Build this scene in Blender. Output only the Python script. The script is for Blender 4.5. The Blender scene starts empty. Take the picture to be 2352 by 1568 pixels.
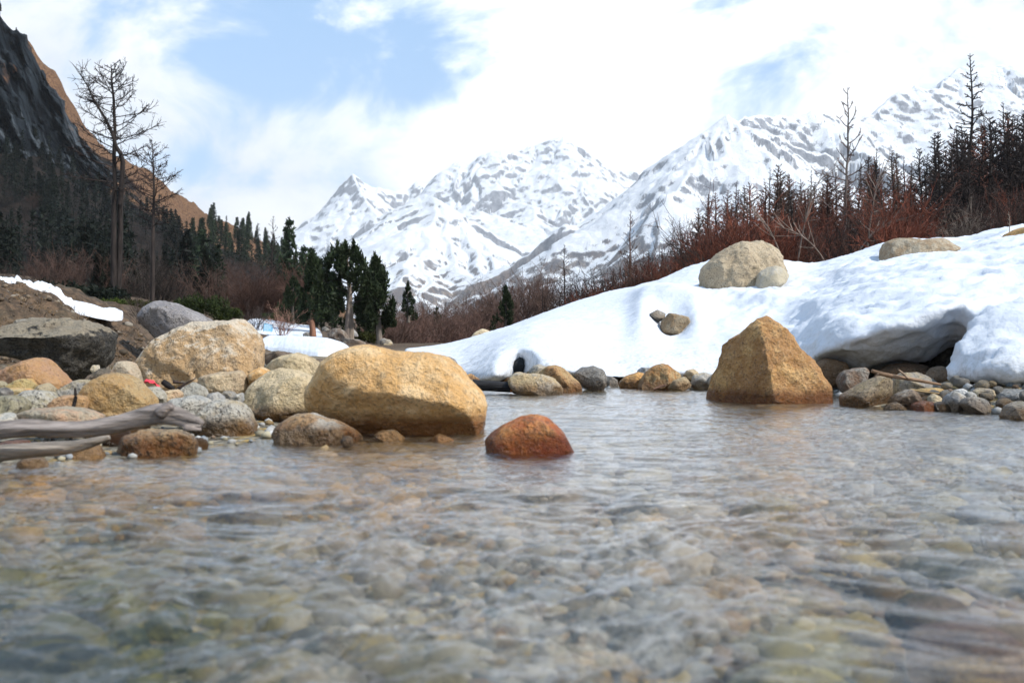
import bpy, bmesh, math, random
import numpy as np
from mathutils import Vector

random.seed(7)
rng = np.random.default_rng(7)
C = bpy.context.scene.collection
SC = bpy.context.scene

# ------------------------------------------------------------------ camera
HCAM, FPX, CX, CY = 0.5, 2286.7, 1176.0, 784.0      # lens in units of a 2352 px wide picture
cam_d = bpy.data.cameras.new('camera')
cam = bpy.data.objects.new('camera', cam_d); C.objects.link(cam)
cam.location = (0, 0, HCAM); cam.rotation_euler = (math.radians(90), 0, 0)
cam_d.sensor_width = 36.0; cam_d.lens = 35.0
cam_d.clip_start = 0.05; cam_d.clip_end = 40000
cam_d.dof.use_dof = True; cam_d.dof.focus_distance = 12.0; cam_d.dof.aperture_fstop = 3.2
SC.camera = cam

# ------------------------------------------------------------------ render / exposure
SC.view_settings.view_transform = 'Standard'
SC.view_settings.look = 'None'
SC.view_settings.exposure = 0.76
SC.view_settings.gamma = 1.0
SC.view_settings.use_curve_mapping = False
SC.cycles.max_bounces = 7
SC.cycles.diffuse_bounces = 3
SC.cycles.glossy_bounces = 3
SC.cycles.transparent_max_bounces = 12
SC.cycles.volume_bounces = 0
SC.cycles.caustics_reflective = False
SC.cycles.caustics_refractive = True
SC.cycles.sample_clamp_indirect = 4.0
SC.cycles.use_denoising = True

# ------------------------------------------------------------------ node helpers
def nd(t, typ, ins=None, **props):
    n = t.nodes.new(typ)
    for k, v in props.items(): setattr(n, k, v)
    for k, v in (ins or {}).items():
        s = n.inputs[k]
        if hasattr(v, 'is_output') or isinstance(v, bpy.types.NodeSocket): t.links.new(v, s)
        else: s.default_value = v
    return n
def mth(t, op, a, b=0.0, c=0.0, clamp=False):
    n = nd(t, 'ShaderNodeMath', {0: a, 1: b, 2: c}, operation=op); n.use_clamp = clamp
    return n.outputs[0]
def mix(t, f, a, b, mode='MIX'):
    n = t.nodes.new('ShaderNodeMix'); n.data_type = 'RGBA'; n.blend_type = mode
    for s, v in ((n.inputs['Factor'], f), (n.inputs[6], a), (n.inputs[7], b)):
        if isinstance(v, bpy.types.NodeSocket): t.links.new(v, s)
        elif isinstance(v, tuple) and len(v) == 3: s.default_value = (*v, 1)
        else: s.default_value = v
    return n.outputs[2]
def ramp(t, v, lo, hi, a=0.0, b=1.0):
    n = nd(t, 'ShaderNodeMapRange', {'Value': v, 'From Min': lo, 'From Max': hi, 'To Min': a, 'To Max': b})
    n.interpolation_type = 'SMOOTHSTEP'
    return n.outputs[0]
def noise(t, vec, scale, detail=3.0, rough=0.55, dist=0.0):
    return nd(t, 'ShaderNodeTexNoise', {'Vector': vec, 'Scale': scale, 'Detail': detail, 'Roughness': rough, 'Distortion': dist}).outputs[0]
def newmat(name):
    m = bpy.data.materials.new(name); m.use_nodes = True
    t = m.node_tree; t.nodes.clear()
    out = t.nodes.new('ShaderNodeOutputMaterial')
    return m, t, out
def principled(t, out, **ins):
    n = nd(t, 'ShaderNodeBsdfPrincipled', ins); t.links.new(n.outputs[0], out.inputs['Surface']); return n
def mapping(t, vec, scale=(1, 1, 1), loc=(0, 0, 0), rot=(0, 0, 0)):
    return nd(t, 'ShaderNodeMapping', {'Vector': vec, 'Scale': scale, 'Location': loc, 'Rotation': rot}).outputs[0]

# ------------------------------------------------------------------ world and sun
SUN = Vector((0.62, -0.32, 0.72)).normalized()
SUN_ELEV = math.asin(SUN.z); SUN_AZ = math.atan2(SUN.x, SUN.y)
w = bpy.data.worlds.new('World'); SC.world = w; w.use_nodes = True
t = w.node_tree; t.nodes.clear()
wo = t.nodes.new('ShaderNodeOutputWorld')
sky = nd(t, 'ShaderNodeTexSky', sky_type='NISHITA', sun_disc=False, sun_elevation=SUN_ELEV, sun_rotation=SUN_AZ,
         altitude=3000.0, air_density=1.0, dust_density=0.6, ozone_density=1.0)
SKY_K = 0.14
skyc = mix(t, 1.0, sky.outputs[0], (SKY_K, SKY_K, SKY_K), 'MULTIPLY')
skyc = mix(t, 0.50, skyc, (0.24, 0.47, 0.75))                       # thin high veil
dirv = nd(t, 'ShaderNodeTexCoord').outputs['Generated']
sep = nd(t, 'ShaderNodeSeparateXYZ', {0: dirv})
dx, dy, dz = sep.outputs
# clouds on a layer above: coordinates x/(z+k), y/(z+k)
den = mth(t, 'ADD', mth(t, 'MAXIMUM', dz, 0.0), 0.16)
lay = nd(t, 'ShaderNodeCombineXYZ', {0: mth(t, 'DIVIDE', dx, den), 1: mth(t, 'DIVIDE', dy, den), 2: 0.0}).outputs[0]
n1 = noise(t, mapping(t, dirv, (1, 1, 1.6)), 6.0, 9.0, 0.60, 0.45)
n2 = noise(t, mapping(t, lay, (1, 1, 1), (3.1, 7.7, 0)), 1.5, 5.0, 0.55, 0.3)
cov = mth(t, 'ADD', mth(t, 'MULTIPLY', n1, 2.6), mth(t, 'MULTIPLY', n2, 0.22))
# where the banks of cloud and the blue gaps lie, as directions in the sky
def lobe(px, py, sx, sy, rot=0.0):
    az0, el0 = math.atan2(px - CX, FPX), math.atan((CY - py) / FPX)
    az = mth(t, 'ARCTAN2', dx, dy)
    el = mth(t, 'ARCSINE', dz)
    a = mth(t, 'SUBTRACT', az, az0); e = mth(t, 'SUBTRACT', el, el0)
    c, s = math.cos(rot), math.sin(rot)
    u = mth(t, 'ADD', mth(t, 'MULTIPLY', a, c), mth(t, 'MULTIPLY', e, s))
    v = mth(t, 'SUBTRACT', mth(t, 'MULTIPLY', e, c), mth(t, 'MULTIPLY', a, s))
    u = mth(t, 'DIVIDE', u, sx / FPX); v = mth(t, 'DIVIDE', v, sy / FPX)
    r = mth(t, 'ADD', mth(t, 'MULTIPLY', u, u), mth(t, 'MULTIPLY', v, v))
    return mth(t, 'EXPONENT', mth(t, 'MULTIPLY', r, -1.0))
LOBES = [(660, 90, 350, 190, -.3, -0.66), (880, 200, 280, 90, 0, -.22), (455, 410, 100, 80, 0, -0.55), (1800, 140, 270, 110, -.2, -0.04),
         (1320, 170, 200, 240, 0, 0.42), (820, 400, 420, 130, 0.25, 0.36), (1500, 420, 500, 200, 0, 0.40),
         (130, 230, 200, 260, 0, 0.22), (2150, 90, 260, 130, 0, 0.30), (360, 260, 150, 80, -.3, .22)]
cov = mth(t, 'SUBTRACT', cov, ramp(t, dz, 0.46, 0.80, 0.0, 0.70))          # more open sky overhead
for px, py, sx, sy, rot, wgt in LOBES:
    cov = mth(t, 'ADD', cov, mth(t, 'MULTIPLY', lobe(px, py, sx, sy, rot), wgt))
lit = mth(t, 'ADD', 1.0, mth(t, 'MULTIPLY', lobe(1420, 200, 850, 520), 0.60))
cmask = ramp(t, cov, 1.02, 1.60)
shade = ramp(t, noise(t, mapping(t, dirv, (1, 1, 1.3), (5, 2, 1)), 9.0, 5.0), 0.3, 0.75)
ccol = mix(t, shade, (0.55, 0.585, 0.64), (0.78, 0.782, 0.79))
ccol = mix(t, 1.0, ccol, nd(t, 'ShaderNodeCombineColor', {0: lit, 1: lit, 2: lit}).outputs[0], 'MULTIPLY')
skyall = mix(t, cmask, skyc, ccol)
below = ramp(t, dz, -0.05, 0.0)
skyall = mix(t, below, (0.35, 0.36, 0.38), skyall)
bg = nd(t, 'ShaderNodeBackground', {'Color': skyall, 'Strength': 1.0})
t.links.new(bg.outputs[0], wo.inputs['Surface'])

sun_d = bpy.data.lights.new('sun', 'SUN'); sun_d.energy = 3.6; sun_d.angle = math.radians(0.5); sun_d.color = (1.0, 0.95, 0.87)
sun = bpy.data.objects.new('sun', sun_d); C.objects.link(sun)
sun.rotation_euler = SUN.to_track_quat('Z', 'Y').to_euler(); sun.location = (20, -5, 30)

# ------------------------------------------------------------------ geometry helpers
def at(x, y, Y): return np.array([(x - CX) / FPX * Y, Y, HCAM + (CY - y) / FPX * Y])
_P = np.random.default_rng(3).permutation(256); _P = np.concatenate([_P, _P, _P])
_G = np.array([[1,1,0],[-1,1,0],[1,-1,0],[-1,-1,0],[1,0,1],[-1,0,1],[1,0,-1],[-1,0,-1],[0,1,1],[0,-1,1],[0,1,-1],[0,-1,-1],[1,1,0],[-1,1,0],[0,-1,1],[0,-1,-1]], float)
def perlin(p):
    i = np.floor(p).astype(int); f = p - i; i &= 255
    u = f * f * f * (f * (f * 6 - 15) + 10)
    res = 0
    for a in (0, 1):
        wx = u[:, 0] if a else 1 - u[:, 0]
        for b in (0, 1):
            wy = u[:, 1] if b else 1 - u[:, 1]
            for c in (0, 1):
                wz = u[:, 2] if c else 1 - u[:, 2]
                g = _G[_P[_P[_P[i[:, 0] + a] + i[:, 1] + b] + i[:, 2] + c] & 15]
                d = g[:, 0] * (f[:, 0] - a) + g[:, 1] * (f[:, 1] - b) + g[:, 2] * (f[:, 2] - c)
                res = res + wx * wy * wz * d
    return res
def fbm(p, octaves=4, gain=0.5, lac=2.03, ridged=False):
    r = 0; a = 1.0; q = np.array(p, float)
    for k in range(octaves):
        n = perlin(q)
        if ridged: n = 0.5 - np.abs(n) * 1.6
        r = r + a * n; a *= gain; q = q * lac + 17.3
    return r
def sstep(x, a, b):
    v = np.clip((np.asarray(x, float) - a) / (b - a), 0, 1); return v * v * (3 - 2 * v)

def mk(name, v, f, mat=None, parent=None, smooth=True, loc=None, mats=None):
    v = np.asarray(v, np.float32); f = np.asarray(f, np.int32)
    me = bpy.data.meshes.new(name)
    if loc is not None: v = v - np.asarray(loc, np.float32)
    k = f.shape[1]
    me.vertices.add(len(v)); me.vertices.foreach_set('co', v.ravel())
    me.loops.add(f.size); me.loops.foreach_set('vertex_index', f.ravel())
    me.polygons.add(len(f)); me.polygons.foreach_set('loop_start', np.arange(0, f.size, k, dtype=np.int32))
    me.polygons.foreach_set('use_smooth', np.full(len(f), smooth))
    me.update(calc_edges=True); me.validate()
    if mat: me.materials.append(mat)
    o = bpy.data.objects.new(name, me); C.objects.link(o)
    if loc is not None: o.location = loc
    if parent: o.parent = parent
    return o
def gridf(nr, nc, wrap=False):
    r = np.arange(nr - 1)[:, None]; c = np.arange(nc if wrap else nc - 1)[None, :]
    c2 = (c + 1) % nc
    return np.stack([r * nc + c, r * nc + c2, (r + 1) * nc + c2, (r + 1) * nc + c], -1).reshape(-1, 4)
def tag(o, label=None, cat=None, group=None, kind=None):
    if label: o['label'] = label
    if cat: o['category'] = cat
    if group: o['group'] = group
    if kind: o['kind'] = kind
    return o
def empty(name, loc, label, cat, group=None, rz=0.0):
    o = bpy.data.objects.new(name, None); C.objects.link(o)
    o.location = loc; o.rotation_euler = (0, 0, rz); o.empty_display_size = 0.2
    return tag(o, label, cat, group)
def copy_tree(o, parent=None):
    c = o.copy(); C.objects.link(c)
    if parent: c.parent = parent
    for ch in [x for x in KIDS.get(o.name, [])]:
        d = copy_tree(ch, c)
        KIDS.setdefault(c.name, []).append(d)
    return c
KIDS = {}
def kid(parent, o): KIDS.setdefault(parent.name, []).append(o); return o
def ico(n):
    bm = bmesh.new(); bmesh.ops.create_icosphere(bm, subdivisions=n, radius=1.0)
    v = np.array([x.co[:] for x in bm.verts]); f = np.array([[x.index for x in q.verts] for q in bm.faces]); bm.free()
    return v / np.linalg.norm(v, axis=1)[:, None], f
ICO = {n: ico(n) for n in (1, 2, 3, 4, 5, 6)}

class MB:                                                            # collects tubes and leaf faces into one mesh
    def __init__(s): s.v = []; s.f = []; s.n = 0
    def add(s, v, f):
        s.v.append(np.asarray(v, float)); s.f.append(np.asarray(f) + s.n); s.n += len(v)
    def tube(s, pts, rad, sides=3):
        pts = np.asarray(pts, float); n = len(pts)
        rad = np.broadcast_to(np.asarray(rad, float), (n,))
        tn = np.gradient(pts, axis=0); tn /= np.linalg.norm(tn, axis=1)[:, None] + 1e-9
        ref = np.array([0, 0, 1.0]) if abs(tn[0][2]) < 0.8 else np.array([1.0, 0, 0])
        a = np.cross(tn, ref); a /= np.linalg.norm(a, axis=1)[:, None] + 1e-9
        b = np.cross(tn, a)
        th = np.arange(sides) / sides * 2 * math.pi
        ring = pts[:, None] + rad[:, None, None] * (a[:, None] * np.cos(th)[None, :, None] + b[:, None] * np.sin(th)[None, :, None])
        s.add(ring.reshape(-1, 3), gridf(n, sides, wrap=True))
    def quads(s, c, u, w):                                           # many quads, centres c, half axes u, w
        v = np.stack([c - u * 0.6 - w, c + u - w * 0.25, c + u * 0.8 + w * 0.35, c - u * 0.7 + w], 1).reshape(-1, 3)
        s.add(v, np.arange(len(v)).reshape(-1, 4))
    def build(s, name, mat, parent=None, smooth=True, loc=None):
        return mk(name, np.concatenate(s.v), np.concatenate(s.f), mat, parent, smooth, loc)
# ------------------------------------------------------------------ materials
def objinfo(t): return nd(t, 'ShaderNodeObjectInfo')
def mat_rock():
    m, t, out = newmat('granite')
    tc = nd(t, 'ShaderNodeTexCoord').outputs['Object']; oi = objinfo(t)
    off = nd(t, 'ShaderNodeVectorMath', {0: tc, 1: nd(t, 'ShaderNodeVectorMath', {0: oi.outputs['Location'], 1: (3.1, 1.7, 2.3)}, operation='MULTIPLY').outputs[0]}, operation='ADD').outputs[0]
    c1 = nd(t, 'ShaderNodeAttribute', attribute_type='OBJECT', attribute_name='col1').outputs['Color']
    c2 = nd(t, 'ShaderNodeAttribute', attribute_type='OBJECT', attribute_name='col2').outputs['Color']
    spk = nd(t, 'ShaderNodeAttribute', attribute_type='OBJECT', attribute_name='speck').outputs['Fac']
    wet = nd(t, 'ShaderNodeAttribute', attribute_type='OBJECT', attribute_name='wet').outputs['Fac']
    crk = nd(t, 'ShaderNodeAttribute', attribute_type='OBJECT', attribute_name='crack').outputs['Fac']
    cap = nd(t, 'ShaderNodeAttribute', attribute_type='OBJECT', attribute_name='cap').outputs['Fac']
    big = noise(t, off, 2.6, 6.0, 0.62, 0.6)
    med = noise(t, off, 11.0, 5.0, 0.65)
    fine = noise(t, off, 48.0, 4.0, 0.7)
    grain = nd(t, 'ShaderNodeTexVoronoi', {'Vector': off, 'Scale': 85.0, 'Randomness': 1.0})
    base = mix(t, ramp(t, mth(t, 'ADD', big, mth(t, 'MULTIPLY', mth(t, 'SUBTRACT', med, 0.5), 0.7)), 0.40, 0.66), c1, c2)
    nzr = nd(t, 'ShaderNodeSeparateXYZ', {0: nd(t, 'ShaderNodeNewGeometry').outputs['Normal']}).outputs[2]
    capm = mth(t, 'MULTIPLY', ramp(t, mth(t, 'ADD', nzr, mth(t, 'MULTIPLY', mth(t, 'SUBTRACT', med, 0.5), 0.9)), 0.40, 0.72), cap)   # sunlit tops painted in: upward faces take the second colour
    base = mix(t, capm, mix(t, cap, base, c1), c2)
    base = mix(t, ramp(t, med, 0.42, 0.75, 0.0, 0.16), base, mix(t, 0.6, base, (0.75, 0.66, 0.5)))
    gcol = nd(t, 'ShaderNodeSeparateColor', {0: grain.outputs['Color']}).outputs[0]
    base = mix(t, ramp(t, gcol, 0.0, 1.0, 0.0, 0.22), base, mix(t, 0.5, base, (0.55, 0.50, 0.42)))
    dark = mth(t, 'MULTIPLY', ramp(t, mth(t, 'ADD', mth(t, 'MULTIPLY', fine, 0.75), mth(t, 'MULTIPLY', med, 0.25)), 0.51, 0.62), spk)
    base = mix(t, dark, base, (0.045, 0.037, 0.03))
    crack = nd(t, 'ShaderNodeTexVoronoi', {'Vector': nd(t, 'ShaderNodeVectorMath', {0: off, 1: nd(t, 'ShaderNodeTexNoise', {'Vector': off, 'Scale': 4.0, 'Detail': 4.0}).outputs['Color']}, operation='ADD').outputs[0], 'Scale': 1.4}, feature='DISTANCE_TO_EDGE')
    ck = mth(t, 'MULTIPLY', ramp(t, crack.outputs['Distance'], 0.0, 0.018, 1.0, 0.0), ramp(t, big, 0.45, 0.6))
    base = mix(t, mth(t, 'MULTIPLY', ck, crk), base, (0.06, 0.045, 0.035))
    st = mth(t, 'MULTIPLY', ramp(t, noise(t, mapping(t, off, (1, 1, .7), (9, 4, 2)), 1.9, 6.0, 0.68, 0.8), 0.53, 0.72), 0.62)
    base = mix(t, st, base, mix(t, 1.0, base, (0.42, 0.31, 0.22), 'MULTIPLY'))                       # iron and lichen stains
    # wet band where the stream laps the stone
    gp = nd(t, 'ShaderNodeNewGeometry').outputs['Position']
    z = nd(t, 'ShaderNodeSeparateXYZ', {0: gp}).outputs[2]
    zz = mth(t, 'ADD', z, mth(t, 'MULTIPLY', mth(t, 'SUBTRACT', noise(t, gp, 6.0, 4.0), 0.5), 0.10))
    wb = mth(t, 'MULTIPLY', ramp(t, zz, 0.045, 0.14, 1.0, 0.0), wet)
    wetc = mix(t, 1.0, base, (0.36, 0.24, 0.14), 'MULTIPLY')
    base = mix(t, wb, base, wetc)
    hgt = mth(t, 'ADD', mth(t, 'MULTIPLY', med, 1.0), mth(t, 'ADD', mth(t, 'MULTIPLY', fine, 0.45), mth(t, 'MULTIPLY', ck, mth(t, 'MULTIPLY', crk, -0.6))))
    bmp = nd(t, 'ShaderNodeBump', {'Height': hgt, 'Strength': 1.0, 'Distance': 0.06}).outputs[0]
    principled(t, out, **{'Base Color': base, 'Roughness': mth(t, 'SUBTRACT', 0.82, mth(t, 'MULTIPLY', wb, 0.6)), 'Normal': bmp, 'Specular IOR Level': 0.35})
    return m
def mat_snow():
    m, t, out = newmat('snow')
    gp = nd(t, 'ShaderNodeNewGeometry').outputs['Position']
    a = noise(t, gp, 2.2, 5.0, 0.6); b = noise(t, gp, 22.0, 4.0, 0.6); c = noise(t, gp, 90.0, 2.0)
    z = nd(t, 'ShaderNodeSeparateXYZ', {0: gp}).outputs[2]
    nz = nd(t, 'ShaderNodeSeparateXYZ', {0: nd(t, 'ShaderNodeNewGeometry').outputs['Normal']}).outputs[2]
    grit = mth(t, 'MULTIPLY', ramp(t, mth(t, 'ADD', b, mth(t, 'MULTIPLY', a, 0.6)), 0.72, 1.0), ramp(t, z, 0.15, 0.75, 1.0, 0.06))
    col = mix(t, mth(t, 'MULTIPLY', grit, 0.55), (0.64, 0.67, 0.72), (0.32, 0.32, 0.29))
    hgt = mth(t, 'ADD', mth(t, 'MULTIPLY', b, 1.0), mth(t, 'MULTIPLY', c, 0.25))
    bmp = nd(t, 'ShaderNodeBump', {'Height': hgt, 'Strength': 0.5, 'Distance': 0.02}).outputs[0]
    principled(t, out, **{'Base Color': col, 'Roughness': 0.7, 'Normal': bmp, 'Specular IOR Level': 0.25})
    return m
def mat_ground():
    m, t, out = newmat('river_ground')
    gp = nd(t, 'ShaderNodeNewGeometry').outputs['Position']
    z = nd(t, 'ShaderNodeSeparateXYZ', {0: gp}).outputs[2]
    a = noise(t, gp, 0.8, 6.0, 0.6); b = noise(t, gp, 9.0, 5.0, 0.65); c = noise(t, gp, 45.0, 3.0)
    v = nd(t, 'ShaderNodeTexVoronoi', {'Vector': gp, 'Scale': 16.0})
    vr = nd(t, 'ShaderNodeSeparateColor', {0: v.outputs['Color']}).outputs
    peb = mix(t, ramp(t, vr[0], 0.0, 1.0), (0.20, 0.18, 0.14), (0.36, 0.32, 0.24))
    peb = mix(t, ramp(t, vr[1], 0.75, 0.85), peb, (0.50, 0.34, 0.12))
    peb = mix(t, ramp(t, v.outputs['Distance'], 0.3, 0.62, 0.0, 0.55), peb, (0.06, 0.052, 0.04))
    soil = mix(t, ramp(t, b, 0.35, 0.7), (0.040, 0.028, 0.018), (0.14, 0.09, 0.055))
    soil = mix(t, ramp(t, a, 0.5, 0.7, 0, 0.6), soil, (0.10, 0.085, 0.055))
    soil = mix(t, ramp(t, c, 0.55, 0.8, 0, .6), soil, (0.26, 0.19, 0.12))
    soilm = ramp(t, mth(t, 'ADD', z, mth(t, 'MULTIPLY', mth(t, 'SUBTRACT', b, 0.5), 0.25)), 0.13, 0.30)
    col = mix(t, soilm, peb, soil)
    hgt = mth(t, 'ADD', mth(t, 'MULTIPLY', mth(t, 'SUBTRACT', 1.0, v.outputs['Distance']), mth(t, 'SUBTRACT', 1.0, soilm)), mth(t, 'MULTIPLY', b, 1.2))
    bmp = nd(t, 'ShaderNodeBump', {'Height': hgt, 'Strength': 0.9, 'Distance': 0.05}).outputs[0]
    principled(t, out, **{'Base Color': col, 'Roughness': 0.85, 'Normal': bmp, 'Specular IOR Level': 0.25})
    return m
def mat_water():
    m, t, out = newmat('stream_water')
    gp = nd(t, 'ShaderNodeNewGeometry').outputs['Position']
    h1 = noise(t, mapping(t, gp, (1.0, 1.7, 1.0), rot=(0, 0, 0.35)), 16.0, 4.0, 0.55, 0.4)
    h2 = noise(t, mapping(t, gp, (1.0, 1.5, 1.0), rot=(0, 0, -0.5)), 44.0, 2.0, 0.5)
    hgt = mth(t, 'ADD', h1, mth(t, 'MULTIPLY', h2, 0.22))
    bmp = nd(t, 'ShaderNodeBump', {'Height': hgt, 'Strength': 0.5, 'Distance': 0.02}).outputs[0]
    bf = nd(t, 'ShaderNodeNewGeometry').outputs['Backfacing']      # light rising from the bed leaves as it came in: same curve both ways
    fr = nd(t, 'ShaderNodeFresnel', {'IOR': ramp(t, bf, 0.0, 1.0, 1.45, 1 / 1.45)}).outputs[0]
    gl = nd(t, 'ShaderNodeBsdfGlossy', {'Color': (1, 1, 1, 1), 'Roughness': 0.03, 'Normal': bmp})
    tr = nd(t, 'ShaderNodeBsdfTransparent', {'Color': (0.975, 0.982, 0.985, 1)})
    rf = nd(t, 'ShaderNodeBsdfRefraction', {'Color': (0.975, 0.982, 0.985, 1), 'Roughness': 0.0, 'IOR': 1.33, 'Normal': bmp})
    under = nd(t, 'ShaderNodeMixShader', {0: 0.58, 1: tr.outputs[0], 2: rf.outputs[0]})
    ms = nd(t, 'ShaderNodeMixShader', {0: fr, 1: under.outputs[0], 2: gl.outputs[0]})
    t.links.new(ms.outputs[0], out.inputs['Surface'])
    return m
def mat_plain(name, attr=True, col=(0.1, 0.1, 0.1), var=0.5, rough=0.85, scale=12.0, bump=0.4, dist=0.02, stretch=(1, 1, 1)):
    m, t, out = newmat(name)
    tc = nd(t, 'ShaderNodeTexCoord').outputs['Object']
    c = nd(t, 'ShaderNodeObjectInfo').outputs['Color'] if attr else None
    a = noise(t, mapping(t, tc, stretch), scale, 5.0, 0.6)
    base = c if attr else (*col, 1)
    colr = mix(t, ramp(t, a, 0.3, 0.7), mix(t, 1.0, base, (1 - var,) * 3, 'MULTIPLY'), mix(t, 1.0, base, (1 + var,) * 3, 'MULTIPLY'))
    bmp = nd(t, 'ShaderNodeBump', {'Height': a, 'Strength': bump, 'Distance': dist}).outputs[0]
    principled(t, out, **{'Base Color': colr, 'Roughness': rough, 'Normal': bmp, 'Specular IOR Level': 0.2})
    return m
def mat_leaf(name):
    m, t, out = newmat(name)
    gp = nd(t, 'ShaderNodeNewGeometry')
    c = nd(t, 'ShaderNodeObjectInfo').outputs['Color']
    a = noise(t, gp.outputs['Position'], 1.6, 3.0)
    rnd = gp.outputs['Random Per Island']
    f = mth(t, 'ADD', mth(t, 'MULTIPLY', rnd, 0.8), mth(t, 'MULTIPLY', a, 0.9))
    colr = mix(t, 1.0, c, nd(t, 'ShaderNodeCombineColor', {0: f, 1: f, 2: mth(t, 'MULTIPLY', f, 0.9)}).outputs[0], 'MULTIPLY')
    p = nd(t, 'ShaderNodeBsdfPrincipled', {'Base Color': colr, 'Roughness': 0.65, 'Specular IOR Level': 0.2})
    tl = nd(t, 'ShaderNodeBsdfTranslucent', {'Color': colr})
    ms = nd(t, 'ShaderNodeMixShader', {0: 0.25, 1: p.outputs[0], 2: tl.outputs[0]})
    t.links.new(ms.outputs[0], out.inputs['Surface'])
    return m
def mat_stones():
    m, t, out = newmat('pebbles')
    gp = nd(t, 'ShaderNodeNewGeometry')
    c = nd(t, 'ShaderNodeAttribute', attribute_name='stone_col').outputs['Color']
    f = noise(t, gp.outputs['Position'], 60.0, 3.0, 0.7)
    col = mix(t, ramp(t, f, 0.52, 0.70, 0, .3), c, (0.06, 0.05, 0.045))
    bmp = nd(t, 'ShaderNodeBump', {'Height': f, 'Strength': 0.4, 'Distance': 0.01}).outputs[0]
    principled(t, out, **{'Base Color': col, 'Roughness': 0.75, 'Normal': bmp, 'Specular IOR Level': 0.3})
    return m
def mat_mountain():
    m, t, out = newmat('alpine_rock_and_snow')
    g = nd(t, 'ShaderNodeNewGeometry'); gp = g.outputs['Position']
    z = nd(t, 'ShaderNodeSeparateXYZ', {0: gp}).outputs[2]
    nz = nd(t, 'ShaderNodeSeparateXYZ', {0: g.outputs['Normal']}).outputs[2]
    a = noise(t, gp, 0.006, 6.0, 0.65); b = noise(t, mapping(t, gp, (1, 1, 0.35)), 0.055, 7.0, 0.75); c = noise(t, gp, 0.0022, 3.0)
    rockc = mix(t, ramp(t, b, 0.35, 0.65), (0.11, 0.12, 0.15), (0.33, 0.34, 0.37))
    low = mix(t, ramp(t, a, 0.35, 0.65), (0.13, 0.09, 0.075), (0.24, 0.17, 0.11))
    lowm = ramp(t, mth(t, 'ADD', z, mth(t, 'MULTIPLY', mth(t, 'SUBTRACT', a, 0.5), 300.0)), 190.0, 420.0, 1.0, 0.0)
    low = mix(t, ramp(t, b, 0.42, 0.6), (0.065, 0.06, 0.068), low)
    rockc = mix(t, lowm, rockc, low)
    # snow lies where it is not too steep; thinner low down
    s = mth(t, 'ADD', mth(t, 'MULTIPLY_ADD', nz, 1.7, -0.47), mth(t, 'MULTIPLY', mth(t, 'SUBTRACT', b, 0.5), 0.60))
    s = mth(t, 'ADD', s, mth(t, 'MULTIPLY', mth(t, 'SUBTRACT', a, 0.5), 0.30))
    s = mth(t, 'SUBTRACT', s, mth(t, 'MULTIPLY', ramp(t, mth(t, 'ADD', z, mth(t, 'MULTIPLY', mth(t, 'SUBTRACT', c, 0.5), 260.0)), 110.0, 400.0, 1.0, 0.0), 0.34))
    s = mth(t, 'ADD', s, mth(t, 'MULTIPLY', mth(t, 'SUBTRACT', noise(t, gp, 0.20, 5.0, 0.75), 0.5), 0.62))
    sm = ramp(t, s, 0.52, 0.62)
    col = mix(t, sm, rockc, (0.80, 0.82, 0.85))
    fn = noise(t, mapping(t, gp, (1, 1, .5)), 0.16, 5.0, 0.75)
    hgt = mth(t, 'ADD', b, mth(t, 'MULTIPLY', fn, 0.5))
    bmp = nd(t, 'ShaderNodeBump', {'Height': hgt, 'Strength': 0.7, 'Distance': 16.0}).outputs[0]
    principled(t, out, **{'Base Color': col, 'Roughness': 0.85, 'Normal': bmp, 'Specular IOR Level': 0.1})
    return m
def mat_cliff():
    m, t, out = newmat('cliff_rock')
    g = nd(t, 'ShaderNodeNewGeometry'); gp = g.outputs['Position']
    mp = mapping(t, gp, (1.0, 1.0, 0.35), rot=(0, 0.75, 0))
    a = noise(t, mp, 0.10, 7.0, 0.68, 0.8); b = noise(t, gp, 0.05, 5.0, 0.6); c = noise(t, mp, 0.5, 5.0, 0.7)
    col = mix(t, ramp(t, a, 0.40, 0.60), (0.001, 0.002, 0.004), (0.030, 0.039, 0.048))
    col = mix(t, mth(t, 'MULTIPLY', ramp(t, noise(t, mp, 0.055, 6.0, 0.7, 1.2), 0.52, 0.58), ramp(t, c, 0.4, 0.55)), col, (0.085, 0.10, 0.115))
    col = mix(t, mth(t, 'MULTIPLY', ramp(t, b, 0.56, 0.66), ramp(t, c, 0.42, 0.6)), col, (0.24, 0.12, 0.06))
    bmp = nd(t, 'ShaderNodeBump', {'Height': mth(t, 'ADD', a, mth(t, 'MULTIPLY', c, 0.4)), 'Strength': 1.0, 'Distance': 5.0}).outputs[0]
    principled(t, out, **{'Base Color': col, 'Roughness': 0.95, 'Normal': bmp, 'Specular IOR Level': 0.05})
    return m
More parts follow.
